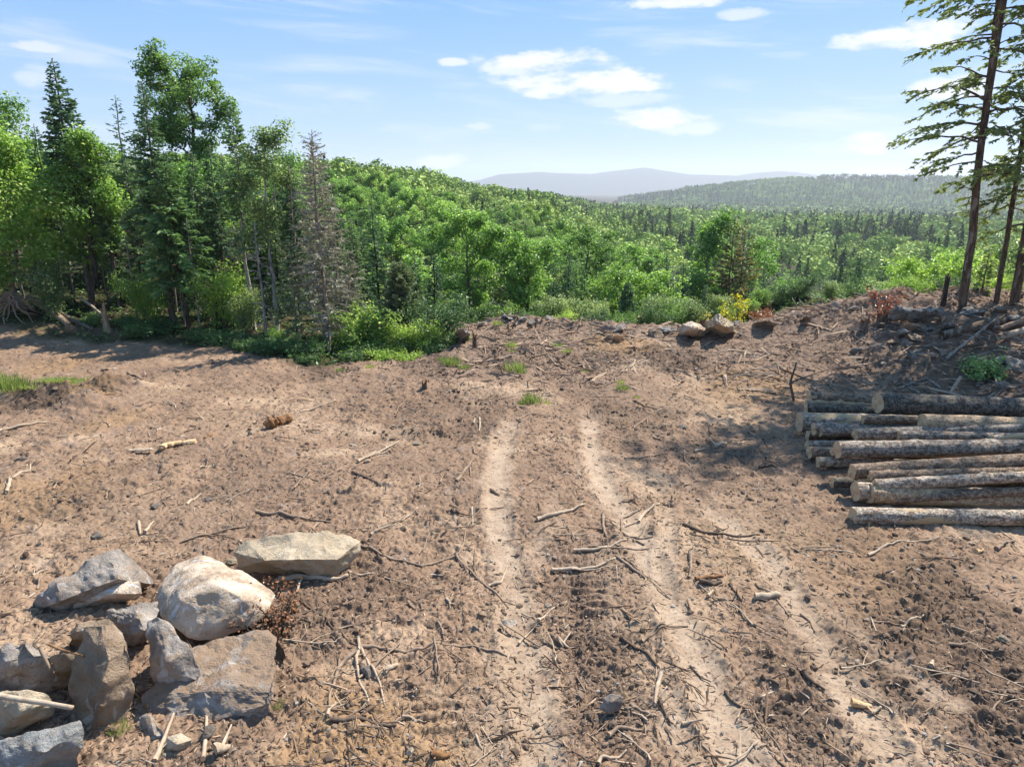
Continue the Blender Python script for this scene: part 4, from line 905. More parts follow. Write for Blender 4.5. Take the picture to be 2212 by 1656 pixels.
p, h = stand(405, 24.2, 340); put(conifer('fir', h, 27, 'fir', 'bark_dark', .28, .24, .75, 142, .32, 9, droop=.42, bare=.3), 'fir_tree', 'bright green fir with layered drooping boughs in the middle of the left hand woods', p, group=WL)
p, h = stand(462, 37, 112); put(broadleaf('maple', h, 15, 'deep', 'bark_dark', .34, .23, 15, 5, 4, .16, 21000, .40, lean=(.0, 0), wind=-.22, prof=(.7, .45), gap=.12, r0=.2), 'maple_tree', 'tall windblown maple standing above all the other trees on the left', p, group=WL)
p, h = stand(452, 31, 400); put(conifer('spruce', h, 28, 'drytwig', 'deadwood', .1, .12, .8, 50, .26, 3, dead=True, thin=.5), 'spruce_tree', 'dead reddish grey spruce between the fir and the narrow spruce', p, group=WL)
p, h = stand(549, 24.5, 230, -38); put(conifer('spruce', h, 29, 'spruce', 'bark_pale', .36, .10, .6, 150, .28, 8, bare=.52, r0=.085, gapy=.35), 'spruce_tree', 'narrow dark spruce with a pale bare lower trunk left of the aspen', p, group=WL)
p, h = stand(595, 24, 232, -25); put(broadleaf('aspen', h, 16, 'aspen', 'bark_pale', .50, .125, 11, 5, 3, .11, 5200, .34, r0=.085, gap=.25, up=1.0), 'aspen_tree', 'slender airy aspen with a long pale trunk left of the dead spruces', p, group=WL)
p, h = stand(571, 23.6, 480); put(conifer('spruce', h, 30, 'drytwig', 'bark_pale', .12, .13, .8, 45, .25, 2, dead=True, thin=.4), 'spruce_tree', 'pale bare dead stem close beside the narrow dark spruce', p, group=WL)
p, h = stand(708, 22.2, 297); put(conifer('spruce', h, 31, 'drytwig', 'deadwood', .12, .16, .65, 130, .24, 6, dead=True, topknot=True, droop=.3, r0=.09), 'spruce_tree', 'large grey dead spruce bristling with dry twigs, right of its thinner neighbour', p, group=WL)
p, h = stand(697, 24.0, 277); put(conifer('spruce', h, 32, 'drytwig', 'deadwood', .2, .13, .5, 95, .27, 6, dead=True, topknot=True, r0=.07), 'spruce_tree', 'thin taller dead spruce tip directly behind the large grey dead spruce', p, group=WL)
p, h = stand(757, 23.6, 540); put(conifer('spruce', h, 33, 'drytwig', 'deadwood', .05, .34, .7, 70, .3, 6, dead=True, thin=.8), 'spruce_tree', 'low bushy dead spruce at the right foot of the large grey one', p, group=WL)
p, h = stand(640, 23.5, 520); put(conifer('spruce', h, 34, 'cedar', 'deadwood', .1, .24, .7, 70, .28, 6, thin=.7), 'spruce_tree', 'dull olive young spruce between the aspen and the dead spruces', p, group=WL)
p, h = stand(665, 29, 400); put(broadleaf('aspen', h, 17, 'aspen', 'bark_pale', .2, .26, 10, 5, 3, .13, 8500, .42), 'broadleaf_tree', 'pale shimmering tree behind the aspen and left of the dead spruces', p, group=WL)
p, h = stand(510, 30, 390); put(broadleaf('maple', h, 18, 'maple', 'bark_dark', .15, .28, 11, 5, 3, .14, 11000, .46), 'broadleaf_tree', 'dark broadleaf tree behind the narrow spruce', p, group=WL)
p, h = stand(330, 30, 330); put(broadleaf('maple', h, 19, 'aspen', 'bark_dark', .2, .26, 11, 5, 3, .14, 10000, .46), 'broadleaf_tree', 'greyish green broadleaf tree left behind the bright fir', p, group=WL)
p, h = stand(470, 33, 320); put(broadleaf('maple', h, 20, 'birch', 'bark_dark', .2, .28, 11, 5, 3, .15, 10000, .5), 'broadleaf_tree', 'bright leaved tree under the right side of the windblown maple', p, group=WL)
p, h = stand(610, 36, 330); put(broadleaf('maple', h, 21, 'maple', 'bark_dark', .2, .3, 11, 5, 3, .16, 9000, .55), 'broadleaf_tree', 'rounded green tree rising behind the slender aspen', p, group=WL)
p, h = stand(150, 33, 330); put(broadleaf('maple', h, 22, 'maple', 'bark_dark', .2, .28, 11, 5, 3, .15, 9000, .5), 'broadleaf_tree', 'shaded broadleaf tree behind the long grey bare trunk', p, group=WL)
p, h = stand(258, 31, 385); put(conifer('spruce', h, 35, 'spruce', 'bark_dark', .15, .2, .8, 120, .3, 7), 'spruce_tree', 'dark full spruce in the shade right of the yellow green tree', p, group=WL)
BG = 'dark spruces standing behind the front row of the left hand woods'
spb = [conifer('spruce', 8, 140+k, 'spruce', 'bark_dark', .12, .15, .8, 150, .27, 8, droop=.35) for k in range(3)]
for k, (dx, dist, top) in enumerate([(140, 30, 300), (232, 28, 330), (275, 31, 300), (318, 27, 330), (345, 32, 280), (430, 29, 400), (482, 27, 390), (520, 31, 330), (575, 28, 360), (630, 27, 410), (655, 31, 380), (30, 32, 280), (745, 30, 420), (790, 28, 470), (820, 33, 440), (270, 26, 430), (470, 26, 450), (610, 26, 470)]):
    p, h = stand(dx, dist, top); put(spb[k % 3], 'spruce_tree', 'dark full spruce standing behind the front row of the left hand woods', p, h/8, k*1.1, BG)
fr = [conifer('spruce', 8, 150+k, 'spruce', 'bark', .3, .115, .75, 140, .27, 8, bare=.42, droop=.35, r0=.08) for k in range(2)]
for k, (dx, dist, top, lab) in enumerate([(262, 25.6, 300, 'narrow spruce with a bare foot right of the yellow green tree'), (452, 25.4, 330, 'narrow spruce standing right beside the bright green fir'), (500, 25.6, 310, 'narrow spruce left of the dark spruce by the aspen'), (652, 24.6, 345, 'narrow spruce midway between the aspen and the dead spruces'), (150, 26.2, 265, 'narrow spruce left of the long grey bare trunk'), (775, 25, 470, 'short narrow spruce right of the dead spruces')]):
    p, h = stand(dx, dist, top); put(fr[k % 2], 'spruce_tree', lab, p, h/8, k*2.1, WL)
for k, (dx, dist, top, lab) in enumerate([(905, 40, 545, 'dark spruce added to read as shade behind the conical cedar'), (940, 43, 520, 'dark spruce added for shade, right behind the first one at the cedar'), (1195, 42, 560, 'dark spruce added to darken the shaded gap right of the forking trunks'), (1312, 44, 545, 'dark spruce added for shade behind the bright wide crowned tree, on its left'), (1225, 45, 545, 'dark spruce added for shade to the left of the blue green pair'), (1415, 43, 575, 'dark spruce added for shade, close left of the small dark narrow one')]):
    p, h = stand(dx, dist, top); put(spb[k % 3], 'spruce_tree', lab, p, h/8, k*2.1, 'trees just beyond the crest of the clearing')  # dark spruces added to stand in for shaded gaps between crowns
# slim bare stems in the shaded woods
STG = 'slim bare stems in the shaded left hand woods'
stp = conifer('stem', 6.0, 40, 'drytwig', 'deadwood', .25, .12, .7, 26, .2, 1.2, dead=True, thin=.3, r0=.05)
rs = np.random.default_rng(8)
for k, dx in enumerate([60, 118, 172, 240, 300, 345, 388, 398, 430, 480, 500, 530, 620, 652, 680, 735, 770]):
    p, h = stand(dx, rs.uniform(23.8, 29), 500); put(stp, 'bare_tree', 'slim bare grey stem standing in the shade of the left hand woods', p, rs.uniform(.6, 1.0), rs.uniform(0, 6), STG)
# --- crest: trees and shrubs just beyond the clearing
CG = 'trees just beyond the crest of the clearing'
p, h = stand(868, 23.5, 566); put(conifer('cedar', h, 50, 'cedar', 'bark', .02, .34, .6, 150, .22, 10, droop=.15, up=.35, sw=.45), 'cedar_tree', 'grey green conical cedar standing among bright shrubs at the left of the crest', p, group=CG)
p, h = stand(1018, 33, 445); put(broadleaf('birch', h, 51, 'birch', 'bark', .44, .25, 12, 4, 3, .15, 9000, .36, r0=.12, gap=.4), 'broadleaf_tree', 'light green tree on a straight bare trunk just beyond the crest', p, group=CG)
p, h = stand(1135, 32, 500); put(broadleaf('birch', h, 52, 'birch', 'bark_dark', .38, .26, 10, 4, 3, .15, 8500, .36, multi=2, r0=.13, gap=.4), 'broadleaf_tree', 'yellow green tree with two dark forking trunks right of the straight trunked one', p, group=CG)
p, h = stand(1272, 50, 482); put(broadleaf('maple', h, 53, 'maple', 'bark_dark', .2, .36, 12, 4, 3, .19, 12000, .5), 'broadleaf_tree', 'dark round crowned maple standing over small blue green spruces', p, group=CG)
p, h = stand(1362, 35, 560); put(broadleaf('birch', h, 54, 'lime', 'bark', .2, .34, 10, 4, 3, .15, 8500, .38, multi=2, gap=.38), 'broadleaf_tree', 'bright wide crowned tree above the dark little fir', p, group=CG)
p, h = stand(1352, 30, 612); put(conifer('fir', h, 55, 'spruce', 'bark_dark', .04, .26, .75, 120, .26, 9), 'fir_tree', 'dark little fir standing in front of the bright wide crowned tree', p, group=CG)
p, h = stand(1240, 37, 560); put(conifer('fir', h, 56, 'fir', 'bark_dark', .04, .16, .8, 105, .28, 8), 'fir_tree', 'blue green young spruce, left one of a pair under the round maple', p, group=CG)
p, h = stand(1258, 36, 575); put(conifer('fir', h, 57, 'fir', 'bark_dark', .04, .17, .8, 105, .28, 8), 'fir_tree', 'blue green young spruce, right one of a pair under the round maple', p, group=CG)
p, h = stand(1252, 31, 660); put(conifer('fir', h, 58, 'cedar', 'bark', .1, .16, .8, 50, .24, 5), 'fir_tree', 'thin young conifer rising from the crest shrubs in front of the spruce pair', p, group=CG)
p, h = stand(1080, 62, 440); put(conifer('spruce', h, 59, 'spruce', 'bark_dark', .1, .13, .75, 135, .4, 8), 'spruce_tree', 'solitary dark spruce spire above the light crowns at centre', p, group=CG)
p, h = stand(1512, 48, 460); put(broadleaf('poplar', h, 60, 'birch', 'bark_pale', .15, .17, 15, 5, 3, .2, 10500, .55, up=1.0), 'poplar_tree', 'tall narrow bright poplar left of the brownish pines', p, group=CG)
p, h = stand(1566, 47, 475); put(conifer('pine', h, 61, 'pine', 'bark_hem', .2, .2, .7, 105, .45, 6, droop=.1), 'pine_tree', 'brownish olive pine, left and taller one of two close together', p, group=CG)
p, h = stand(1590, 48, 480); put(conifer('pine', h, 62, 'pine', 'bark_hem', .2, .2, .7, 90, .45, 6, droop=.1), 'pine_tree', 'brownish olive pine, right one of two close together', p, group=CG)
p, h = stand(1600, 52, 520); put(broadleaf('birch', h, 63, 'birch', 'bark', .15, .33, 11, 5, 3, .2, 8500, .6), 'broadleaf_tree', 'bright leafy tree behind and right of the brownish pines', p, group=CG)
spn = conifer('narrow_spruce', 6, 64, 'spruce', 'bark_dark', .02, .15, .75, 150, .24, 10)
spn2 = conifer('narrow_spruce', 6, 65, 'spruce', 'bark_dark', .02, .11, .65, 150, .22, 10)
for dx, top, dist, nm, lab in [(1431, 552, 44, 0, 'small dark narrow spruce left of the poplar'), (1462, 570, 46, 1, 'thin dark spruce against the foot of the poplar'), (1641, 578, 36, 0, 'dark narrow spruce right of the brownish pines, nearest of them'), (1612, 612, 38, 1, 'slim dark spruce just left of the nearest narrow spruce'),
       (1700, 618, 37, 0, 'dark spruce right of the yellow sapling, third from the pines'), (1730, 603, 38, 1, 'slim spruce left of the bare grey trees'), (1783, 605, 40, 0, 'dark spruce right of the bare grey trees, lowest of its cluster'), (1807, 585, 42, 1, 'middle thin spruce of the cluster right of the bare grey trees'),
       (1826, 548, 46, 1, 'tallest thin spruce of the cluster right of the bare grey trees'), (1840, 560, 45, 0, 'broader spruce beside the tallest thin one'), (1889, 562, 52, 0, 'lone short dark spruce left of the big bright bush'), (1770, 650, 35, 0, 'low dark spruce at the crest under the cluster'), (1806, 650, 33.5, 1, 'low dark spruce at the crest right beside the cluster foot'),
       (1560, 640, 40, 0, 'dark spruce in the shade below the brownish pines'), (1480, 630, 40, 0, 'dark spruce in the shade below the poplar'), (1520, 615, 42, 1, 'slim shaded spruce between poplar and pines')]:
    p, h = stand(dx, dist, top); put((spn, spn2)[nm], 'spruce_tree', lab, p, h/6, dx, CG)
grey = broadleaf('bare_tree', 7, 66, 'drytwig', 'bark_pale', .3, .16, 14, 6, 3, .07, 1500, .4, up=1.1)
for dx, top, dist, lab in [(1690, 560, 58, 'bare grey twiggy tree right of the nearest narrow spruce'), (1735, 585, 56, 'second bare grey tree, in the middle of the twiggy group'), (1768, 572, 57, 'rightmost bare grey tree beside the thin spruces'), (1455, 545, 60, 'bare grey stem left of the poplar top'), (1660, 545, 62, 'bare grey tree farthest back of the twiggy group')]:
    p, h = stand(dx, dist, top); put(grey, 'bare_tree', lab, p, h/7, dx, CG)
p, h = stand(1992, 30, 528); put(broadleaf('bush', h, 67, 'lime', 'bark_dark', .12, .42, 9, 5, 3, .14, 11000, .32, multi=4, r0=.09, gap=.35), 'broadleaf_tree', 'big bright many stemmed tree left of the tall hemlocks', p, group=CG)
p, h = stand(1880, 31, 595); put(broadleaf('bush', h, 68, 'aspen', 'bark_dark', .12, .42, 8, 5, 3, .13, 8000, .42, multi=3, r0=.06), 'broadleaf_tree', 'paler leafy bush left of the big bright many stemmed tree', p, group=CG)
p, h = stand(2175, 31, 500); put(broadleaf('bush', h, 69, 'aspen', 'bark_dark', .12, .36, 10, 5, 3, .14, 10000, .46, multi=2), 'broadleaf_tree', 'pale leafy tree behind the hemlock trunks at the right edge', p, group=CG)
p, h = stand(2090, 36, 545); put(broadleaf('bush', h, 70, 'birch', 'bark_dark', .12, .36, 10, 5, 3, .15, 9000, .5), 'broadleaf_tree', 'green tree seen behind the leaning hemlock trunk', p, group=CG)
p, h = stand(2108, 22.5, 545); put(conifer('sapling', h, 71, 'hemlock', 'bark', .05, .25, .8, 50, .2, 5), 'hemlock_sapling', 'thin yellowish hemlock sapling between two hemlock trunks', p, group=CG)
# middle rows of crowns between crest and hillside, each placed where the photo shows a crown
bA = broadleaf('crown', 9, 80, 'maple', 'bark', .2, .33, 11, 4, 3, .2, 10000, .42); bB = broadleaf('crown', 9, 81, 'birch', 'bark', .22, .31, 11, 4, 3, .2, 10000, .42)
bC = broadleaf('crown', 9, 82, 'birch', 'bark', .2, .34, 10, 4, 3, .2, 9500, .44); bD = broadleaf('crown', 9, 83, 'aspen', 'bark_pale', .25, .28, 12, 4, 3, .2, 9500, .40); bE = broadleaf('crown', 9, 84, 'deep', 'bark_dark', .2, .34, 11, 4, 3, .2, 10000, .44)
# --- the tall hemlocks on the bank at the right
def hemlock(name, Ht, seed, lean, fork=None, base=.3, r0=.17, side=None, blen=2.2, nbr=34):
    rng = np.random.default_rng(seed); paths = []; C = []; A = []; N = []; L = []; v = []
    T = wander((0, 0, -.3), (lean[0], lean[1], 1), Ht*math.sqrt(1+lean[0]**2), 20, rng, .03)
    stems = [(T, 0.0, r0)]
    paths.append((T, np.linspace(r0, r0*.35, 20)))
    if fork:
        k = int(fork[0]*19); T2 = wander(T[k], (lean[0]+fork[1], lean[1]+.05, 1), Ht*(1-fork[0]), 12, rng, .04)
        T2[1:4] += np.array([fork[1]*.25, 0, 0]); paths.append((T2, np.linspace(r0*.62, r0*.3, 12))); stems.append((T2, fork[0], r0*.5))
    for T0, f0, rr in stems:
        n = int(nbr*(1-f0)); m0 = len(T0)-1
        for i in range(n):
            f = (base if f0 == 0 else .05)+(1-(base if f0 == 0 else .05))*(i+rng.random())/n
            a = rng.random()*6.28
            if f0 > 0 and abs(math.cos(a)) < .3: a = math.pi*rng.integers(0, 2)
            k = min(int(f*m0), m0-1); p = T0[k]+(T0[k+1]-T0[k])*(f*m0-k)
            ff = f0+(1-f0)*f
            Lb = blen*(1.05-.5*ff)*rng.uniform(.28, 1.2); ca, sa = math.cos(a), math.sin(a)
            t = np.linspace(0, 1, 9)[:, None]
            P = p+np.array([ca, sa, .16+.22*rng.normal()])*Lb*t+np.array([0, 0, -.28-.12*rng.random()])*Lb*t**2+np.cumsum(rng.normal(size=(9, 3))*.02*Lb, 0)
            paths.append((P, np.linspace(.008+.012*Lb, .004, 9)))
            if ff < base+.06 and rng.random() < .5: continue
            for s in range(int(Lb/.15)):
                u = .22+.78*rng.random(); sd = 1 if s % 2 else -1; q = np.array([np.interp(u, t[:, 0], P[:, c]) for c in range(3)])
                an = a+sd*rng.uniform(.55, 1.1); l = Lb*.33*(1.15-u)*rng.uniform(.6, 1.2)+.12
                dr = np.array([math.cos(an), math.sin(an), -.22+.22*rng.normal()])
                paths.append((np.stack([q, q+dr*l*.5, q+dr*l+np.array([0, 0, -.06*l])]), np.array([.005, .004, .002])))
                m = int(l/.022)+3; uu = rng.random(m); c = q+dr*l*uu[:, None]; c[:, 2] -= .1*l*uu**2
                b2 = an+np.where(rng.random(m) < .5, -1, 1)*rng.uniform(.4, 1.1, m)
                ax = np.stack([np.cos(b2), np.sin(b2), -.35+.4*rng.normal(size=m)], 1)
                C.append(c+ax*.035); A.append(ax); N.append(rng.normal(size=(m, 3))); L.append(rng.uniform(.08, .17, m)); v.append(np.clip(.3+.5*u*rng.random(m)+.15*rng.normal(size=m), 0, 1))
    V, Q, T3 = tubes(paths, 7)
    tm = mesh(name+'_trunk', V, [Q, T3], M['bark_hem'], vattr={'v': np.zeros(len(V))}, smooth=True)
    C = np.concatenate(C); A = np.concatenate(A); A /= np.linalg.norm(A, axis=1)[:, None]; L = np.concatenate(L)
    LV, LQ = leaves(C, np.concatenate(N), L, L*.4, rng, .2, A)
    return mesh(name+'_crown', LV, [LQ], M['hemlock'], fattr={'v': np.concatenate(v)}), tm
HG = 'tall hemlocks on the right hand bank'
p = hit(2080, 668); put(hemlock('hemlock', 16, 5, (-.065, -.02), fork=(.34, .07), base=.22, r0=.125, blen=2.5, nbr=72), 'hemlock_tree', 'tallest hemlock with a reddish leaning trunk forking in two, left of the right edge group', p, group=HG)
p = hit(2152, 664); put(hemlock('hemlock', 15, 6, (-.02, 0), base=.2, r0=.08, blen=1.9, nbr=80), 'hemlock_tree', 'slimmer hemlock with a dark straight trunk right of the forked one', p, group=HG)
p = hit(2190, 664); put(hemlock('hemlock', 16, 7, (-.0, 0), base=.14, r0=.14, blen=2.4, nbr=90), 'hemlock_tree', 'thick trunked hemlock leaving the picture at the right edge', p, group=HG)
p = hit(2330, 700); put(hemlock('hemlock', 14, 8, (0, 0), base=.10, r0=.16, blen=3.0, nbr=64), 'hemlock_tree', 'shaded hemlock outside the right edge whose low boughs hang into view', p, group=HG)

# --- shrubs, saplings, herbs
SG = 'shrubs along the edge of the clearing'
shA = shrub('shrub', 1.6, .9, 1, 'lime', 4200, .10, 10); shB = shrub('shrub', 1.6, 1.0, 2, 'fern', 4200, .10, 10); shC = shrub('shrub', 1.5, .8, 3, 'aspen', 3600, .09, 9); shD = shrub('shrub', 1.4, .9, 4, 'maple', 3800, .10, 9)
for k, (dx, dy, top, pr, lab, sc) in enumerate([
    (330, 700, 588, shA, 'bright yellow green bush in front of the dark spruce trunks', 1.15), (490, 708, 570, shA, 'bright arching bush at the foot of the narrow spruce', 1.2), (540, 720, 620, shC, 'grey green bush behind the bright arching bush', 1.1), (130, 690, 560, shC, 'pale leafed bush hanging beside the long grey trunk', 1.1),
    (948, 745, 650, shB, 'fresh green bush right of the conical cedar', 1.1), (915, 752, 690, shA, 'low bright bush in front of the conical cedar', 1.0), (985, 700, 655, shB, 'leafy bush at the left end of the crest', 1.0), (800, 755, 640, shD, 'dark leafy bush left of the conical cedar', 1.2), (845, 760, 700, shD, 'low dark bush at the foot of the conical cedar', 1.0),
    (760, 765, 690, shD, 'bush in the hollow below the low dead spruce', 1.0), (690, 770, 725, shB, 'small green bush at the right end of the left hand woods edge', .9), (640, 762, 718, shC, 'grey green bush by the edge of the woods below the dead spruces', .9), (600, 750, 700, shD, 'low bush below the slender aspen', .9)]):
    p = hit(dx, dy); p[2] = gh(p[0], p[1]); h = (CAM_H+ray(dx, top)[2]/ray(dx, top)[1]*p[1])-p[2]
    put(pr, 'bush', lab, p, h/1.6*(.62 if k < 4 or dx < 700 else 1), k*1.3, SG, 'bush', ('foliage', 'stem'), sz=h/1.75)
for k, (dx, dist, top, pr, lab) in enumerate([(1195, 29.5, 640, shC, 'soft green bush behind the crest right of the forking trunks'), (1215, 28.5, 672, shA, 'low yellow green bush peeping over the crest right of the forking trunks'), (1300, 29, 655, shC, 'bush on the crest left of the dark little fir'), (1285, 27.8, 680, shB, 'low bush on the crest below the spruce pair'), (1400, 29, 640, shC, 'tall pale bush right of the dark little fir'),
    (1420, 28, 670, shB, 'bush behind the crest stump'), (1505, 28.5, 650, shC, 'pale green bush left of the pale crest boulders'), (1545, 29, 645, shC, 'pale green bush behind the pale crest boulders'), (1610, 28, 668, shA, 'low bush between the crest boulders and the narrow spruce'), (1680, 28, 670, shB, 'green bush beside the rusty dead fern'), (1720, 28, 662, shB, 'green bush right of the rusty dead fern'),
    (1845, 27, 640, shB, 'bush on the crest left of the bedrock outcrop'), (1900, 26, 620, shA, 'bright bush above the left end of the bedrock outcrop'), (1950, 26.5, 600, shA, 'bright bush directly behind the bedrock outcrop'), (2050, 26, 600, shB, 'green bush behind the thin upright stub'), (2135, 25.5, 600, shA, 'bright bush between the hemlock trunks'), (2195, 25, 610, shD, 'dark bush at the right edge behind the hemlocks'), (1075, 29, 650, shD, 'dark bush behind the crest at the straight bare trunk'), (1040, 28.5, 668, shB, 'low green bush at the foot of the straight bare trunk'), (1150, 28.5, 668, shD, 'low bush at the foot of the forking trunks'), (1460, 29, 655, shD, 'dark bush behind the crest left of the pale bushes'), (1640, 28.5, 655, shD, 'dark bush below the nearest narrow spruce'), (1780, 27.5, 672, shC, 'low pale bush on the crest at right centre'), (1350, 28, 672, shD, 'low bush at the foot of the dark little fir'), (1575, 28, 660, shD, 'low dark bush behind the yellow sapling')]):
    p, h = stand(dx, dist, top); put(pr, 'bush', lab, p, max(h, .8)/1.6, k*1.7, SG, 'bush', ('foliage', 'stem'))
p, h = stand(1582, 26.3, 628); put(shrub('sapling', h, .3, 5, 'yellow', 380, .10, 3, clump=.2), 'sapling', 'slender sapling with bright yellow leaves behind the pale crest boulders', p, cat='sapling', part=('foliage', 'stem'))
p, h = stand(1530, 26.2, 672); put(shrub('sapling', h, .5, 6, 'yellow', 260, .09, 5, clump=.18), 'sapling', 'low yellowing sapling at the left foot of the yellow one', p, cat='sapling', part=('foliage', 'stem'))
p, h = stand(1655, 25.6, 668); put(shrub('dead_bush', h, .45, 7, 'rust', 900, .08, 7, clump=.2), 'dead_bush', 'rusty dead bush on the crest right of the pale boulders', p, cat='bush', part=('foliage', 'stem'))
p = hit(1905, 694); put(shrub('dead_bush', .95, .2, 8, 'rust', 500, .09, 5, clump=.14), 'dead_bush', 'upright pinkish dead fern left of the bedrock outcrop', p, cat='fern', part=('foliage', 'stem'))
p = hit(600, 1345); put(shrub('dead_bush', .45, .4, 9, 'rust', 620, .05, 14, 'stick_dark' if False else 'bark_dark', clump=.12), 'dead_bush', 'brown dried leafy root tangle against the right side of the largest boulder', p, cat='dry brush', part=('foliage', 'stem'))
gb = hit(*S('R6', (1760, 1080))); put(shrub('fir_bough', .55, .3, 10, 'fir', 900, .1, 6, clump=.2), 'fir_seedling', 'small green fir seedling on the shaded bank behind the great dark log', gb, cat='seedling', part=('foliage', 'stem'))
HB = 'low leafy herbs at the left end of the crest'
hbA = shrub('herb', .45, .5, 11, 'fern', 1500, .075, 9, clump=.18, flat=.5); hbB = shrub('herb', .4, .5, 12, 'lime', 1300, .07, 9, clump=.16, flat=.5)
rh = np.random.default_rng(4)
for k in range(26):
    t = rh.random(); dx = 740+210*t+rh.normal()*10; dy = 775-32*t+rh.normal()*9; p = hit(dx, dy); p[2] = gh(p[0], p[1])
    put((hbA, hbB)[k % 2], 'herb', 'low clump of bright leafy herbs beside the hollow at the left end of the crest', p, rh.uniform(.7, 1.3), rh.random()*6, HB, 'herb', ('foliage', 'stem'))
FG = 'ferns along the foot of the left hand woods'
for k in range(26):
    t = rh.random(); dx = 150+520*t; dy = 700+72*t+rh.normal()*8-6; p = hit(dx, dy); p[2] = gh(p[0], p[1])
    put(hbA, 'fern', 'low shaded fern clump along the foot of the left hand woods', p, rh.uniform(.45, 1.0), rh.random()*6, FG, 'fern', ('foliage', 'stem'))
def tuft(name, seed, n=160, h=.3, w=.25):
    rng = np.random.default_rng(seed); a = rng.random(n)*6.28; r = rng.random(n)**.7*w; base = np.stack([r*np.cos(a), r*np.sin(a), np.zeros(n)], 1)
    tip = base+np.stack([np.cos(a)*h*.4*rng.random(n), np.sin(a)*h*.4*rng.random(n), h*rng.uniform(.5, 1.1, n)], 1)+rng.normal(size=(n, 3))*.04
    ax = tip-base; L = np.linalg.norm(ax, axis=1); V, Q = leaves((base+tip)/2, np.cross(ax, rng.normal(size=(n, 3))), L, .016*np.ones(n), rng, .3, ax/L[:, None])
    return mesh(name, V, [Q], M['grass'], fattr={'v': rng.random(n)})
TU = [tuft('grass_tuft', 1), tuft('grass_tuft', 2, 110, .22, .2), tuft('grass_tuft', 3, 220, .38, .3)]
for k, (dx, dy, s, kk, lab) in enumerate([(1150, 868, 1.3, 2, 'largest bright grass tuft, at the far end of the tyre tracks'), (1180, 866, .8, 1, 'small grass wisp right of the largest grass tuft'), (1128, 872, .7, 0, 'small grass wisp left of the largest grass tuft'), (1110, 800, 1.5, 2, 'bright grass tuft in the middle of the upper clearing'), (1125, 806, 1.1, 0, 'grass clump right against the tuft in the upper clearing'), (975, 792, 1.4, 2, 'yellow green grass tuft on the left of the upper clearing'), (955, 782, 1.2, 1, 'thin grass left of the yellow green tuft'), (1002, 797, 1.0, 0, 'thin grass right of the yellow green tuft'),
    (1105, 752, 1.3, 0, 'small bright tuft below the crest centre'), (1108, 765, 1.0, 1, 'pale thin grass below the small bright tuft'), (1205, 750, 1.5, 1, 'loose pale grass near the crest right of centre'), (1225, 762, 1.2, 1, 'loose thin grass below the pale crest grass'), (1344, 850, 1.0, 0, 'upright little weed right of the right tyre track end'), (1340, 836, .8, 1, 'thin weed just above the upright little weed'), (1375, 862, .6, 1, 'tiny weed right of the upright little weed'),
    (1265, 797, .9, 1, 'small weed among the dark clods in the upper clearing'), (972, 745, 1.5, 0, 'yellow grass below the pointed grey rock'), (1005, 738, 1.2, 0, 'green grass right of the pointed grey rock'), (1075, 715, 1.2, 0, 'yellow green grass on the crest above the pointed rock'), (870, 778, 1.2, 1, 'yellowish grass trailing from the herb patch'), (735, 800, 1.0, 1, 'yellow grass on the dark bank left of the herbs'), (800, 795, 1.1, 1, 'grass at the front edge of the herb patch'), (30, 850, 1.9, 2, 'bright grass clump at the far left edge above the dark pit'), (8, 846, 1.9, 2, 'brightest grass clump cut by the left edge of the picture'), (603, 1528, .5, 1, 'tiny green sprig beside the buried ledge stone'), (262, 1590, .7, 1, 'green sprig in the gap below the standing slab')]):
    p = hit(dx, dy); o = link('grass_tuft', TU[kk]); o.location = (p[0], p[1], gh(p[0], p[1])-.01); s *= .62; o.scale = (s, s, s*.85); o.rotation_euler = (0, 0, k*1.1)
    tag(o, lab, 'grass tuft', 'grass tufts in the clearing')
for k in range(14):
    dx = 60+10*k+rh.normal()*3; p = hit(dx, 846-.7*k+rh.normal()*4); o = link('grass_tuft', TU[k % 2]); o.location = (p[0], p[1], gh(p[0], p[1])-.01); o.scale = (.95, .95, .3); o.rotation_euler = (0, 0, k)
    tag(o, 'low pale grass in the green strip behind the sandy spoil heap', 'grass tuft', 'grass strip behind the spoil heap')
# uprooted root mass at the far left
rng = np.random.default_rng(77); paths = []
p0 = hit(30, 690); p0[2] = gh(p0[0], p0[1])
for k in range(70):
    a = rng.random()*6.28; paths.append((wander((0, 0, .5+.3*rng.random()), (math.cos(a), math.sin(a)*.7, -.35-.5*rng.random()), rng.uniform(.6, 1.5), 6, rng, .35), np.linspace(.035, .008, 6)*rng.uniform(.4, 1.2)))
V, Q, T3 = tubes(paths, 5); o = link('root_mass', mesh('root_mass', V, [Q, T3], M['stick'], vattr={'v': rng.random(len(V))}, smooth=True)); o.location = p0
tag(o, 'pale tangle of exposed roots under the bent tan trunk at the far left', 'roots')

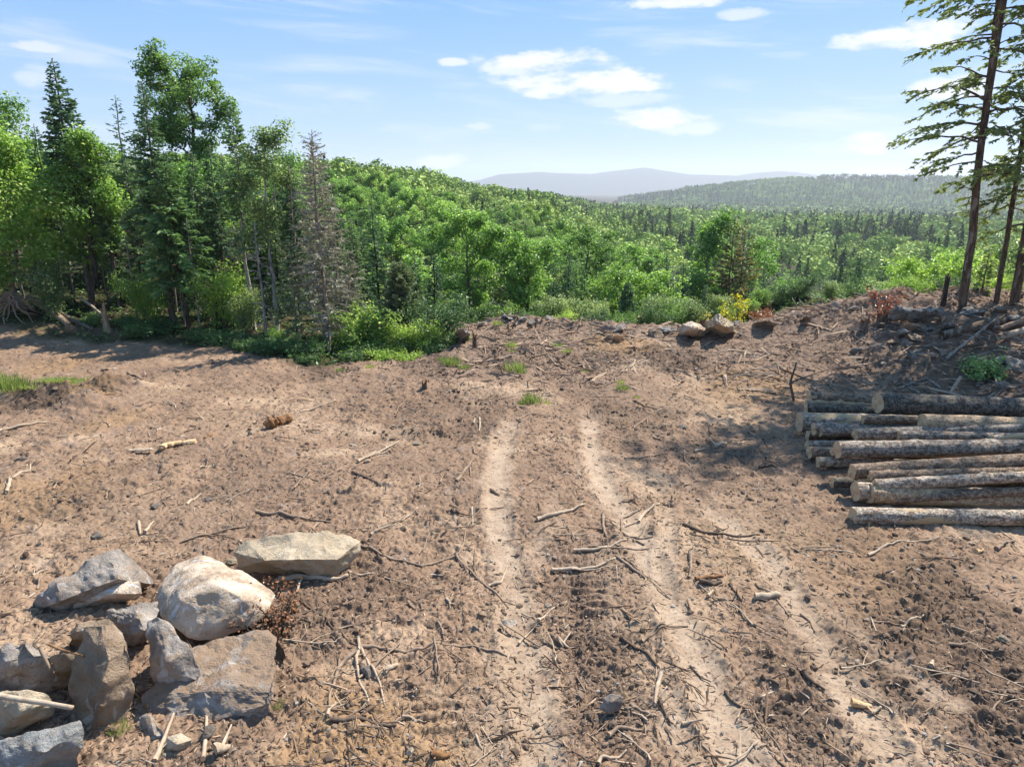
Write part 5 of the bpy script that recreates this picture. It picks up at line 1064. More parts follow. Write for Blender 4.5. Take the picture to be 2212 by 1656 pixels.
# ------------------------------------------------------------------ the wooded valley
rng = np.random.default_rng(2024)
def scatter(d0, d1, a0, a1, sp, jit=.8):
    out = []; d = d0
    while d < d1:
        n = int((a1-a0)*d/sp)
        for k in range(n): out.append((a0+(k+.5+jit*(rng.random()-.5)*1.4)/max(n, 1)*(a1-a0), d+jit*(rng.random()-.5)*sp))
        d += sp*.9
    return out
cA = conifer('spire', 10, 90, 'spruce', 'bark_dark', .08, .15, .8, 142, .42, 7); cB = conifer('spire', 10, 91, 'spruce', 'bark_dark', .08, .12, .7, 142, .40, 7); cC = conifer('spire', 10, 92, 'fir', 'bark_dark', .08, .17, .8, 135, .42, 7)
cells = scatter(31, 112, -.70, .72, 5.2)
WORDS = {0: 'dark green', 1: 'mid green', 2: 'bright yellow green', 3: 'silvery green', 4: 'deep green'}
def spot(a, d):
    side = 'on the left hand hillside' if a < -.22 else 'on the slope left of centre' if a < -.02 else 'in the hollow beyond the crest' if a < .2 else 'in the right hand valley'
    return side, ('near ' if d < 60 else 'middle distance ' if d < 88 else 'farther ')
SKX = [-400, 100, 300, 470, 620, 700, 760, 850, 930, 1000, 1060, 1110, 1430, 1600, 2300]
SKY = [330, 335, 335, 330, 322, 330, 335, 350, 362, 385, 400, 406, 418, 432, 445]
def cap(x, y):
    """how high the woods stand at a place: lower in the valley on the right, a hillside on the left"""
    x = np.asarray(x, float); y = np.asarray(y, float); dx = 1106+F*x/(y*CP)*1.0; d = np.hypot(x, y)
    sk = np.interp(dx, SKX, SKY)
    left = np.interp(d, [32, 45, 70, 100, 135], [520, 470, 405, 352, 318]); mid = np.interp(d, [32, 45, 80, 112, 200, 300], [600, 540, 470, 432, 408, 395]); right = np.interp(d, [32, 45, 80, 112, 200, 330, 600], [630, 585, 535, 508, 478, 455, 438])
    k1 = sst(880, 1020, dx); k2 = sst(1100, 1330, dx); row = left*(1-k1)+mid*k1*(1-k2)+right*k2
    row = np.maximum(row, sk); v = (828-row)/F
    return CAM_H+(-SP+v*CP)/(CP+v*SP)*y
nb = nc = 0
for a, d in cells:
    x = d*math.sin(a); y = d*math.cos(a)
    if x/y < -.2 and y < 36: continue
    if -.2 < x/y < .75 and y < 41: continue
    if .2 < x/y < .56 and d < 74: continue
    hc = float(cap(x, y))
    if x/y > .46 and y < 27: continue
    pc = .2 if x/y < .0 else .5 if x/y > .3 else .38
    z = gh(x, y); side, far = spot(a, d); hm = hc-z
    if hm < 2.2: continue
    if rng.random() < pc and nc < 290:
        pr = [cA, cB, cC][rng.integers(3)]; s = min(rng.uniform(.7, 1.05), hm*rng.uniform(.85, 1.2)/10); nc += 1
        put(pr, 'spruce_tree', far+'dark pointed spruce '+side, (x, y, z), s, rng.random()*6.28, 'spruces '+side+', '+far.strip())
    elif nb < 297:
        k = rng.choice(5, p=[.26, .26, .2, .16, .12]); pr = [bA, bB, bC, bD, bE][k]
        s = min(rng.uniform(.85, 1.2), hm*rng.uniform(.8, 1.0)/9); nb += 1
        put(pr, 'broadleaf_tree', far+WORDS[int(k)]+' leafy tree '+side, (x, y, z), s, rng.random()*6.28, WORDS[int(k)]+' trees '+side+', '+far.strip(), sz=s*rng.uniform(.9, 1.12))
print('individual valley trees', nb, nc)
# everything farther reads as one mass of woods
FV = []; FQ = []; FA = []; FM = []; n0 = 0
def far_trees(pos, sizes, con, nleaf, seed):
    """pos (n,3), height, conifer flag: n clouds of leaf-like faces"""
    global n0
    rng = np.random.default_rng(seed); n = len(pos); tot = n*nleaf
    ti = np.repeat(np.arange(n), nleaf); h = sizes[ti]; c = con[ti]
    # broadleaf: lobes on a rounded crown
    nl = 9; lob = rng.normal(size=(n, nl, 3)); lob /= np.linalg.norm(lob, axis=2)[:, :, None]; lob[:, :, 2] = np.abs(lob[:, :, 2])*1.0-.25
    li = rng.integers(0, nl, tot); o = rng.normal(size=(tot, 3)); o /= np.linalg.norm(o, axis=1)[:, None]
    ctr = lob[ti, li]*np.array([.30, .30, .30]); B = ctr+o*.15*rng.uniform(.5, 1.1, tot)[:, None]; B[:, 2] += .62
    # conifer: shell of a cone
    u = rng.random(tot)**.62; a = rng.random(tot)*6.28; w = .15*(1-u)**.0*u*rng.uniform(.55, 1.15, tot)
    Cc = np.stack([w*np.cos(a), w*np.sin(a), 1-u*.95], 1)
    P = np.where(c[:, None], Cc, B)*h[:, None]; P[:, :2] *= rng.uniform(.85, 1.2, n)[ti][:, None]
    N = np.where(c[:, None], np.stack([np.cos(a), np.sin(a), .9*np.ones(tot)], 1), o*1.2+ctr*1.5+np.array([0, 0, .4]))+rng.normal(size=(tot, 3))*.16
    k = math.sqrt(300/nleaf); L = h*np.where(c, .07, .092)*k*rng.uniform(.7, 1.3, tot)
    al = np.where(c[:, None], np.stack([np.cos(a)*.6, np.sin(a)*.6, -.5*np.ones(tot)], 1), rng.normal(size=(tot, 3)))
    V, Q = leaves(P+pos[ti], N, L, L*np.where(c, .5, .8), rng, .2, al)
    v = np.clip(.42+.42*(rng.random(n)-.5)[ti]*2+.07*rng.normal(size=tot), 0, 1)
    FV.append(V); FQ.append(Q+n0); FA.append(v); FM.append(c.astype(int)); n0 += len(V)
def region(d0, d1, a0, a1, sp, nleaf, seed, hs=(6.5, 10), pc=None, zf=None):
    c = np.array(scatter(d0, d1, a0, a1, sp)); x = c[:, 1]*np.sin(c[:, 0]); y = c[:, 1]*np.cos(c[:, 0]); z = TZ(x, y)
    q = x/y; p = np.where(q < .1, .05+.5*sst(.25, .6, fbm2(x, y, .02, 2, 7)), .10+.75*sst(.0, .45, fbm2(x, y, .016, 2, 7))); con = rng.random(len(x)) < p
    s = rng.uniform(hs[0], hs[1], len(x))*np.where(con, rng.uniform(1.0, 1.35, len(x)), 1)
    hm = cap(x, y)-z; s = np.minimum(s, hm*rng.uniform(.7, 1.08, len(x))); ok = s > 2.5; x, y, z, s, con = x[ok], y[ok], z[ok], s[ok], con[ok]
    far_trees(np.stack([x, y, z], 1), s, con, nleaf, seed)
region(112, 200, -.70, .72, 7.2, 520, 1, (7, 13))
region(200, 330, -.45, .74, 8.2, 300, 2, (8, 14))
region(330, 620, -.30, .76, 9.2, 120, 3, (8, 15))
region(620, 1150, -.2, .8, 12, 45, 4, (9, 16))
region(1150, 1950, -.25, .8, 15, 16, 5, (10, 15))
me = mesh('valley_woods', np.concatenate(FV), [np.concatenate(FQ)], [M['farleaf'], M['farneedle']], fattr={'v': np.concatenate(FA)}, midx=np.concatenate(FM))
tag(link('valley_woods', me), 'mixed woods covering the valley beyond the nearest trees', kind='stuff')
FV = []; FQ = []; FA = []; FM = []; n0 = 0
keep = rng.permutation(len(HV)*1)[:15000]; src = HV[np.minimum(keep, len(HV)-1)]
src = src[(src[:, 1] < 1960)]; src = src+np.stack([rng.uniform(-4, 4, len(src)), rng.uniform(-5, 5, len(src)), np.zeros(len(src))], 1)
pat = fbm2(src[:, 0], src[:, 1], .006, 4, 88)
far_trees(src, rng.uniform(8, 14, len(src)), (rng.random(len(src)) < .45-.5*pat), 18, 9)
FA[0] = np.clip(FA[0]*.35+.32*np.repeat(pat, 18), 0, 1)
me = mesh('hill_woods', np.concatenate(FV), [np.concatenate(FQ)], [M['farleaf'], M['farneedle']], fattr={'v': np.concatenate(FA)}, midx=np.concatenate(FM))
tag(link('hill_woods', me), 'hazy woods covering the far hill', kind='stuff')
# leaf litter and low growth on the woods floor
n = 60000; a = rng.uniform(-.72, .72, n); d = rng.uniform(21, 60, n)**1.0; x = d*np.sin(a); y = d*np.cos(a)
zn = zones(x, y); k = zn[5]*(.4+.6*(fbm2(x, y, .5, 3, 31) > -.1)) > rng.random(n); x, y = x[k], y[k]; z = H(x, y); n = len(x)
C = np.stack([x, y, z+rng.random(n)**2*.35], 1); L = rng.uniform(.08, .2, n)
V, Q = leaves(C, np.stack([rng.normal(size=n)*.5, rng.normal(size=n)*.5, np.ones(n)], 1), L, L*.6, rng)
tag(link('undergrowth', mesh('undergrowth', V, [Q], M['fern'], fattr={'v': rng.random(n)})), 'low green growth on the woods floor', kind='stuff')
# ------------------------------------------------------------------ sticks and branches on the soil
STK = 0
def stick(sheet, pts, r, label, mat='stick', forks=(), lift=0., group=None, name='stick', cat='stick', taper=.45):
    global STK; STK += 1; rng = np.random.default_rng(900+STK); paths = []
    def one(pl, rad, tp, l0=0.):
        P = np.array([hit(*S(sheet, p)) for p in pl]); n = max(8, 5*len(pl))
        s = np.concatenate([[0], np.cumsum(np.linalg.norm(np.diff(P, axis=0), axis=1))]); u = np.linspace(0, s[-1], n)
        Q = np.stack([np.interp(u, s, P[:, c]) for c in range(3)], 1)
        for _ in range(1): Q[1:-1] = Q[1:-1]*.7+.15*(Q[:-2]+Q[2:])
        w = .022*s[-1]/n*3; Q[:, :2] += w*np.stack([vnoise2(u*4, u*0, STK), vnoise2(u*4, u*0+9, STK)], 1)
        base = H(Q[:, 0], Q[:, 1]); k = np.array([.25, .5, .25]); zz = np.convolve(np.pad(base, 1, mode='edge'), k, 'valid'); rr = rad*np.linspace(1, tp, n)*(1+.15*vnoise2(u*9, u*0, STK+3))
        Q[:, 2] = np.maximum(zz, base-.3*rad)+rr*.75+l0+lift*np.sin(np.linspace(0, math.pi, n))+.02*np.maximum(0, vnoise2(u*2.5, u*0, STK+7))
        paths.append((Q, rr)); return Q
    Q = one(pts, r, taper)
    for pl, rad in forks: one(pl, rad, .4, .01)
    for k in range(rng.integers(0, 3)):   # broken side twigs
        i = rng.integers(1, len(Q)-1); d = rng.normal(size=3); d[2] = abs(d[2])*.5; l = rng.uniform(.05, .16); paths.append((np.stack([Q[i], Q[i]+d*l*.5, Q[i]+d*l]), np.array([r*.4, r*.3, r*.15])))
    c = paths[0][0].mean(0); V, F4, T3 = tubes([(p-c, a) for p, a in paths], 6)
    o = link(name, mesh(name, V, [F4, T3], M[mat], vattr={'v': np.full(len(V), rng.random()*.6)}, smooth=True)); o.location = c
    return tag(o, label, cat, group)
s4 = lambda pts, r, label, mat='stick', **k: stick('R4', pts, r, label, mat, **k)
s5 = lambda pts, r, label, mat='stick', **k: stick('R5', pts, r, label, mat, **k)
s2 = lambda pts, r, label, mat='stick', **k: stick('R2', pts, r, label, mat, **k)
s1 = lambda pts, r, label, mat='stick', **k: stick('R1', pts, r, label, mat, **k)
s3 = lambda pts, r, label, mat='stick', **k: stick('R3', pts, r, label, mat, **k)
s0 = lambda pts, r, label, mat='stick', **k: stick('R0', pts, r, label, mat, **k)
s4([(340,280),(520,340),(640,370),(740,385),(850,345),(960,310),(990,250),(1000,170),(1060,110),(1130,60)], .02, 'very long wavy branch running from the angular boulder and bending up towards the tracks')
s4([(430,220),(560,170),(640,120),(710,65)], .024, 'stout pale stick slanting up just above the end of the long wavy branch', 'stick_pale')
s4([(915,80),(960,115),(1030,115)], .022, 'short bent dark piece left of the bend of the long wavy branch', 'stick_dark')
s4([(935,310),(1020,390),(1080,445),(1160,510),(1220,565),(1260,615)], .024, 'grey branch with side twigs slanting down to the left tyre track', forks=[([(1080,445),(1055,390),(1055,280)], .012), ([(950,330),(1030,440)], .012)])
s4([(1140,480),(1210,470),(1230,420),(1250,360)], .022, 'short forked pale piece crossing the slanting grey branch', 'stick_pale')
s4([(1430,130),(1540,105),(1640,70),(1720,40)], .036, 'curved strip of bark lying between the tyre tracks', 'stick_pale')
s4([(1830,90),(1830,170),(1850,230),(1890,250),(1980,225),(2080,275)], .028, 'crooked thick branch hooked like a J beside the right tyre track', forks=[([(1990,225),(2060,240)], .015)])
s4([(2045,65),(1940,105),(1940,205),(2040,240),(2130,240)], .02, 'thin zigzag branch right of the hooked one')
s4([(1650,305),(1780,305),(1880,290),(1970,250)], .024, 'stick below the hooked branch, lower of a crossing pair', 'stick_pale')
s4([(1740,285),(1880,295),(2000,305),(2110,295)], .02, 'darker stick of the crossing pair below the hooked branch')
s4([(1520,405),(1640,400),(1780,395),(1910,350)], .03, 'thick pale root lying level between the tracks, forked at its right end', 'stick_pale', forks=[([(1640,405),(1780,408),(1950,395)], .014)])
s4([(1910,345),(2000,410),(2090,470),(2060,520)], .026, 'split branch slanting down right from the thick pale root', forks=[([(1960,355),(2100,470)], .014)])
s4([(1440,720),(1480,660),(1550,610),(1610,580)], .018, 'curved twig rising right from a little fork below the slanting grey branch', 'stick_pale', forks=[([(1340,650),(1410,680),(1440,715)], .012), ([(1320,825),(1380,760),(1440,720)], .016)])
s4([(1480,690),(1600,690),(1720,680),(1840,660)], .016, 'straight level twig beside the little fork between the tracks', 'stick_dark')
s4([(360,885),(480,890),(580,890),(680,910),(780,880),(900,860),(1050,850),(1120,875),(1250,905)], .02, 'long snaking root across the foreground right of the buried ledge')
s4([(0,650),(120,720),(280,865),(360,880)], .016, 'thin dark branch leading from the boulders to the snaking root', 'stick_dark')
s4([(350,840),(360,890),(340,960),(360,1090),(410,1210),(420,1235),(320,1300)], .02, 'pale branch hanging down like a leg in the middle of the three legged root', 'stick_pale')
s4([(365,890),(410,980),(480,1090),(510,1220)], .018, 'right hand leg of the three legged root', 'stick_pale')
s4([(355,910),(250,980),(215,1090),(180,1200),(180,1345)], .026, 'long left leg of the three legged root bowed to the left')
s4([(180,1360),(300,1350),(380,1335),(480,1360),(580,1360)], .028, 'dark thick root lying level below the three legged root', 'stick_dark')
s4([(430,1310),(500,1420)], .012, 'thin twig crossing the dark level root')
s4([(510,1050),(550,1020),(590,1000)], .036, 'short thick wood chunk right of the three legged root', 'stick_pale')
s4([(1935,820),(2020,880),(2090,930),(2160,1030)], .025, 'dark bent stick lying down the right tyre track', 'stick_dark')
s4([(2065,850),(2140,825),(2212,800)], .018, 'thin stick pointing right from the dark bent stick')
s4([(2180,1060),(2150,1160),(2140,1270)], .028, 'flat pale stick lying lengthwise below the dark bent stick', 'stick_pale')
s4([(2165,1240),(2212,1330),(2240,1370)], .02, 'short dark stick just below the flat pale lengthwise one', 'stick_dark')
s4([(1990,1245),(2060,1285),(2150,1330)], .022, 'grey stick right of the lone rounded stone')
s4([(2060,1290),(2080,1340),(2085,1440)], .013, 'curved twig hanging below the stick right of the lone stone')
s4([(1860,1415),(1920,1375),(2070,1390)], .025, 'bent stick below the lone rounded stone')
s4([(1800,1600),(1815,1560),(1910,1545),(1970,1510)], .018, 'angled pale twig at the bottom edge below the lone stone', 'stick_pale')
s4([(830,720),(860,780),(870,820)], .016, 'short twig left of the left tyre track above the snaking root')
s4([(1220,1400),(1290,1370),(1290,1310),(1270,1250)], .012, 'hooked thin root in the left tyre track near the bottom')
s4([(1550,810),(1620,840)], .034, 'short round log piece in the dark soil between the tracks', 'stick_pale')
s4([(1470,830),(1530,840),(1610,860)], .016, 'thin twig left of the short round log piece')
s4([(1680,880),(1730,880)], .03, 'small dark broken chunk below the short round log piece', 'stick_dark')
s4([(800,1520),(850,1525),(905,1510)], .045, 'short brown wood block in the sandy patch at the bottom edge', 'rotten')
s4([(1060,1390),(1080,1440),(1100,1480)], .014, 'small forked twig near the bottom, left of the tyre track', 'stick_pale')
s4([(620,1295),(680,1298),(760,1295)], .014, 'straight pale twig right of the dark level root', 'stick_pale')
s4([(870,1265),(900,1220)], .018, 'short slanting stick on the cleat marks near the bottom')
s4([(560,1330),(640,1250),(700,1230)], .012, 'thin slanting twig right above the dark level root end')
s4([(650,600),(690,640)], .022, 'short brown stick below the angular boulder')
s4([(880,580),(930,625)], .02, 'short curved pale piece left of the slanting grey branch', 'stick_pale')
s4([(300,460),(380,450),(445,440)], .018, 'thin pale stick lying right of the angular boulder foot', 'stick_pale')
s5([(30,130),(70,60),(150,10)], .028, 'thick pale stick slanting up right of the zigzag branch', 'stick_pale')
s5([(275,175),(340,190),(480,210),(600,205),(715,200)], .028, 'long dark bent branch right of the right tyre track', 'stick_dark', forks=[([(455,195),(540,150)], .012)])
s5([(320,320),(325,390),(318,445)], .034, 'grey stake lying end on towards the viewer right of the tracks', 'stick')
s5([(350,470),(430,450),(510,440)], .034, 'broken piece of wood with an orange inside, upper half', 'rotten')
s5([(370,485),(440,495),(500,475)], .036, 'dark lower half of the broken piece with the orange inside', 'stick_dark')
s5([(545,485),(580,530),(615,575)], .024, 'dark stick slanting down right of the broken piece', 'stick_dark')
s5([(480,570),(530,566),(580,560)], .024, 'short stick below the broken piece')
s5([(685,572),(750,575),(825,560)], .048, 'flat weathered grey board like piece between the tracks on the right', 'stick_pale', taper=.8)
s5([(690,485),(760,540)], .012, 'thin twig above the flat weathered piece')
s5([(810,580),(850,630),(885,680)], .018, 'thin stick curving down from the flat weathered piece')
s5([(420,560),(450,520)], .026, 'small pale chip left of the short stick below the broken piece', 'stick_pale')
s5([(50,805),(130,755),(210,730),(310,720)], .022, 'bent stick pointing right across the right tyre track')
s5([(945,655),(1000,700),(1025,760)], .018, 'curved stick on the outer right track')
s5([(1325,335),(1420,290),(1510,260),(1540,262)], .024, 'pale branch below the log stack, thick left half', 'stick_pale', forks=[([(1540,262),(1660,250),(1820,240),(1950,270)], .012)])
s5([(2050,300),(2090,250),(2160,225)], .03, 'knobbly branch near the right edge below the log stack')
s5([(1130,175),(1195,155)], .014, 'short twig just left of the lone front log')
s5([(1300,690),(1440,690),(1600,700)], .014, 'long thin twig over the dark churned soil on the right')
s5([(1510,720),(1580,690),(1640,675)], .02, 'pale straight stick crossing the long thin twig', 'stick_pale')
s5([(1780,840),(1900,865),(2090,895)], .02, 'long stick lying level on the dark churned soil at the right')
s5([(520,1100),(560,1160),(640,1220)], .02, 'dark twig at the right side of the right tyre track near the bottom', 'stick_dark')
s5([(720,1030),(770,1050),(830,1080)], .026, 'dark stick in the churned strip right of the right tyre track', 'stick_dark')
s5([(950,1010),(1000,1050),(1080,1100)], .028, 'dark stick lying down the outer right track', 'stick_dark')
s5([(1230,1185),(1290,1192),(1340,1190)], .042, 'bright orange splinter among chips near the lower right', 'split')
s5([(1335,1235),(1395,1210)], .025, 'short pale stick below the bright orange splinter', 'stick_pale')
s5([(275,1290),(350,1290)], .022, 'short straight pale stick on the right tyre track near the bottom', 'stick_pale')
s5([(1670,1010),(1690,940)], .03, 'upright pale wood scrap in the churned soil at the right', 'stick_pale')
s5([(1930,330),(1975,322)], .035, 'small pale wood block below the right end of the log stack', 'split')
s5([(110,610),(145,660)], .014, 'short twig on the right tyre track below the thick pale root')
s5([(320,945),(380,1010),(440,1040)], .013, 'thin dark twig across the right tyre track near the bottom', 'stick_dark')
s5([(270,1195),(350,1155)], .014, 'small forked twig on the right tyre track above the straight pale stick')
s2([(385,985),(480,935),(560,885),(655,835)], .03, 'long straight pale stick in the middle of the clearing, left of the tracks', 'stick_pale', forks=[([(400,975),(480,945),(600,885)], .018)])
s2([(350,1065),(430,1090),(490,1130),(540,1160)], .026, 'dark curved stick below the long straight pale stick', 'stick_dark')
s2([(1040,1130),(1090,1070),(1150,1000)], .036, 'stout grey branch with a short prong left of the left tyre track', forks=[([(1130,1040),(1135,1100)], .018)])
s2([(930,1140),(945,1090),(980,1070)], .02, 'small bent stick left of the stout pronged branch')
s2([(1440,700),(1510,660),(1600,640)], .026, 'curved stick at the far end of the left tyre track')
s2([(1150,900),(1160,940),(1215,970)], .02, 'small V shaped stick left of the left tyre track')
s2([(520,1435),(640,1390),(720,1330),(775,1295)], .03, 'pale curved stick above the end of the stout slanting one')
s2([(1265,1170),(1325,1200)], .028, 'short stick lying on the left tyre track')
s2([(0,625),(100,600),(240,555)], .022, 'long thin stick in the upper left middle of the clearing', 'stick_pale')
s2([(630,640),(705,565)], .018, 'thin slanting stick left of the dark brush clumps')
s2([(1190,680),(1195,720),(1190,765)], .026, 'pale upright scrap of wood in the dark brush, right one', 'stick_pale')
s2([(1150,710),(1165,680)], .024, 'pale scrap of wood in the dark brush, left one', 'stick_pale')
s2([(2085,420),(2110,460),(2000,490),(1950,495)], .022, 'curled branch in the upper clearing right of the largest grass tuft')
s2([(500,515),(640,512)], .022, 'straight stick left of the little jagged stub')
s2([(965,240),(1000,205),(1045,195)], .03, 'pale bent stick below the pointed grey rock', 'stick_pale')
s1([(1240,1240),(1290,1190),(1330,1150)], .024, 'short pale slanting stick in the left middle of the clearing', 'stick_pale')
s1([(50,1190),(80,1110),(140,1060),(205,1040),(205,1000)], .032, 'crooked root with a pale tip at the left edge of the clearing', 'stick_pale')
s1([(0,770),(150,740),(310,700)], .034, 'long pale pole cut by the left edge of the picture', 'stick_pale')
s1([(1700,1320),(1850,1330),(1980,1355),(2200,1375)], .028, 'long brown stick above the angular boulder')
s1([(1900,1055),(2000,1090),(2120,1125)], .017, 'thin stick left of the long straight pale one', forks=[([(1950,1075),(2060,1000)], .016)])
s1([(850,380),(940,415)], .04, 'thick short stick above the spoil heaps on the left')
s1([(700,1210),(735,1150)], .02, 'short upright stick in the left middle clods')
s1([(990,825),(1095,800)], .024, 'straight stick left of the bright splinters')
s1([(0,395),(130,380)], .02, 'thin stick near the left edge above the grass strip')
s1([(1330,985),(1460,965)], .022, 'pale thin stick below the bright splinters', 'stick_pale')
s1([(360,1170),(390,1100)], .02, 'short twig between the clods at the left')
s1([(920,1360),(930,1430)], .03, 'short pale piece lying end on above the boulders', 'stick_pale')
s1([(960,1425),(1020,1350)], .028, 'flat pale piece right of the end on one above the boulders', 'stick_pale')
s3([(560,900),(640,930),(770,940)], .024, 'straight dark stick right of the right tyre track end', 'stick_dark')
s3([(555,1100),(630,1050),(690,1000)], .026, 'slanting stick on the brush clump right of the right tyre track')
s3([(1060,1295),(1160,1255)], .028, 'pale stick at the edge of the tree shadow', 'stick_pale')
s3([(480,1365),(600,1365),(740,1320),(810,1300)], .022, 'thin curved stick right of the tyre track at the shadow edge')
s3([(975,1290),(980,1360),(1030,1420),(1025,1470)], .02, 'twisting stick below the shadow edge')
s3([(1415,1230),(1490,1190)], .024, 'bright straight stick in the middle of the tree shadow', 'stick_pale')
s3([(1220,1245),(1330,1225)], .05, 'whitish wood chunk at the edge of the tree shadow', 'stick_pale')
s3([(720,250),(840,310),(960,350)], .045, 'pale broken pole leaning to the left hand crest boulder', 'stick_pale', lift=.1)
s3([(1600,1420),(1700,1405),(1780,1440)], .03, 'curved dark branch in the shade left of the log stack', 'stick_dark')
s3([(490,640),(560,590),(570,560)], .03, 'forked pale branch in the upper clearing', 'stick_pale', forks=[([(530,610),(600,580),(660,545)], .02)])
s0([(1000,230),(1150,195),(1290,170),(1410,150)], .02, 'long low stick above the largest boulder', forks=[([(1150,195),(1290,215)], .012)])
s0([(1935,420),(2000,412),(2065,405)], .012, 'thin twig by the right foot of the angular boulder', 'stick_pale')
s0([(1545,470),(1700,465),(1830,470),(1930,455)], .05, 'thick broken root lying under the angular boulder', 'stick_pale')
s0([(1650,550),(1690,450)], .018, 'pale stick standing against the thick broken root', 'stick_pale', lift=.06)
s0([(860,1475),(920,1350),(970,1230)], .026, 'pale stick pointing away at the bottom beside the tan stone', 'stick_pale')
s0([(1130,1470),(1145,1350),(1150,1240),(1075,1180)], .024, 'pale forked twig with a bent top at the bottom, right of the tan stone', 'stick_pale')
s0([(1815,1230),(1820,1180),(1860,1130)], .016, 'short pale stick inside the foot of the three legged root', 'stick_pale')
s0([(750,1115),(800,1160),(845,1245)], .016, 'reddish root twig hanging below the buried ledge', 'rotten')
s0([(300,740),(370,742)], .012, 'thin twig left of the dark brown squat stone')
s0([(20,660),(60,620),(130,590)], .014, 'thin twig left of the dark wedge of rock')
s0([(185,440),(265,400)], .022, 'flat pale stick above the dark wedge of rock', 'stick_pale')
s0([(210,520),(225,450)], .018, 'short bent stick behind the dark wedge of rock')
s0([(1200,1455),(1290,1400)], .05, 'grey splinter of wood at the bottom edge right of the forked twig', 'stick_pale')
# the broken branch over the boulders and one upright branch
trunk_piece('stick', hit(*S('R0', (-60, 1075)), .62), hit(*S('R0', (400, 1145)), .55), .03, .022, 'stick_pale', 'pale broken branch lying over the boulder at the left edge', 'stick', seed=51, bumps=.02)
trunk_piece('stick', hit(*S('R0', (215, 810)), .72), hit(*S('R0', (280, 935)), .52), .018, .012, 'stick', 'thin pale branch hanging over the shaded left edge boulder', 'stick', seed=52)
trunk_piece('stick', hit(*S('R0', (270, 800)), .66), hit(*S('R0', (465, 862)), .72), .012, .008, 'rotten', 'thin reddish twig reaching to the standing slab', 'stick', seed=53)
b = hit(*S('R3', (1885, 890))); P0 = np.array([b, b+[-.12, .05, .45], b+[.0, .1, .95]]); rngb = np.random.default_rng(3)
pp = [(P0-b, np.array([.035, .028, .02])), (np.array([[-.12, .05, .45], [.3, .1, .6], [.75, .1, .75]]), np.array([.018, .014, .006])), (np.array([[-.08, .03, .3], [-.35, 0, .35], [-.5, 0, .3]]), np.array([.015, .012, .006]))]
V, Q, T3 = tubes(pp, 6); o = link('stick', mesh('stick', V, [Q, T3], M['stick_dark'], vattr={'v': np.zeros(len(V))}, smooth=True)); o.location = b
tag(o, 'dark forked branch sticking upright out of the soil left of the log stack', 'stick')
# many lesser twigs: alike, strewn at random
rg = np.random.default_rng(31); G3 = 'short twigs strewn over the bare soil'
protos = []
for k in range(7):
    P = wander((0, 0, 0), (1, 0, 0), .42, 7, rg, .16); P[:, 2] = .3*np.abs(P[:, 2])+.012; pp = [(P-P.mean(0)*[1, 1, 0], np.linspace(.0085, .004, 7))]
    if k % 2: q = P[3]-P.mean(0)*[1, 1, 0]; pp.append((np.stack([q, q+[.07, .06*(1 if k % 4 == 1 else -1), .02], q+[.14, .11*(1 if k % 4 == 1 else -1), .015]]), np.array([.005, .004, .002])))
    V, Q, T3 = tubes(pp, 5); protos.append(mesh('twig', V, [Q, T3], M[['stick', 'stick_pale', 'stick', 'stick_dark', 'stick', 'stick_pale', 'stick_dark'][k]], vattr={'v': np.full(len(V), rg.random())}, smooth=True))
cnt = 0
while cnt < 150:
    dx, dy = rg.uniform(0, 2212), 800+850*rg.random()
    if dx > 1720 and 830 < dy < 1150 or dx < 620 and dy > 1180: continue
    p = hit(dx, dy)
    if rg.random() < .7*float(zones(p[0:1], p[1:2])[0][0]): continue
    o = link('twig', protos[cnt % 7]); a = rg.random()*6.28; s = rg.uniform(.55, 1.5)*(1+.02*p[1]); e = .18*s
    z0, z1 = gh(p[0]-e*math.cos(a), p[1]-e*math.sin(a)), gh(p[0]+e*math.cos(a), p[1]+e*math.sin(a))
    o.location = (p[0], p[1], max((z0+z1)/2, gh(p[0], p[1]))); o.rotation_euler = (0, -math.atan2(z1-z0, 2*e), a); o.scale = (s, s, s*.9)
    tag(o, 'short dry twig strewn on the bare soil', 'twig', G3); cnt += 1

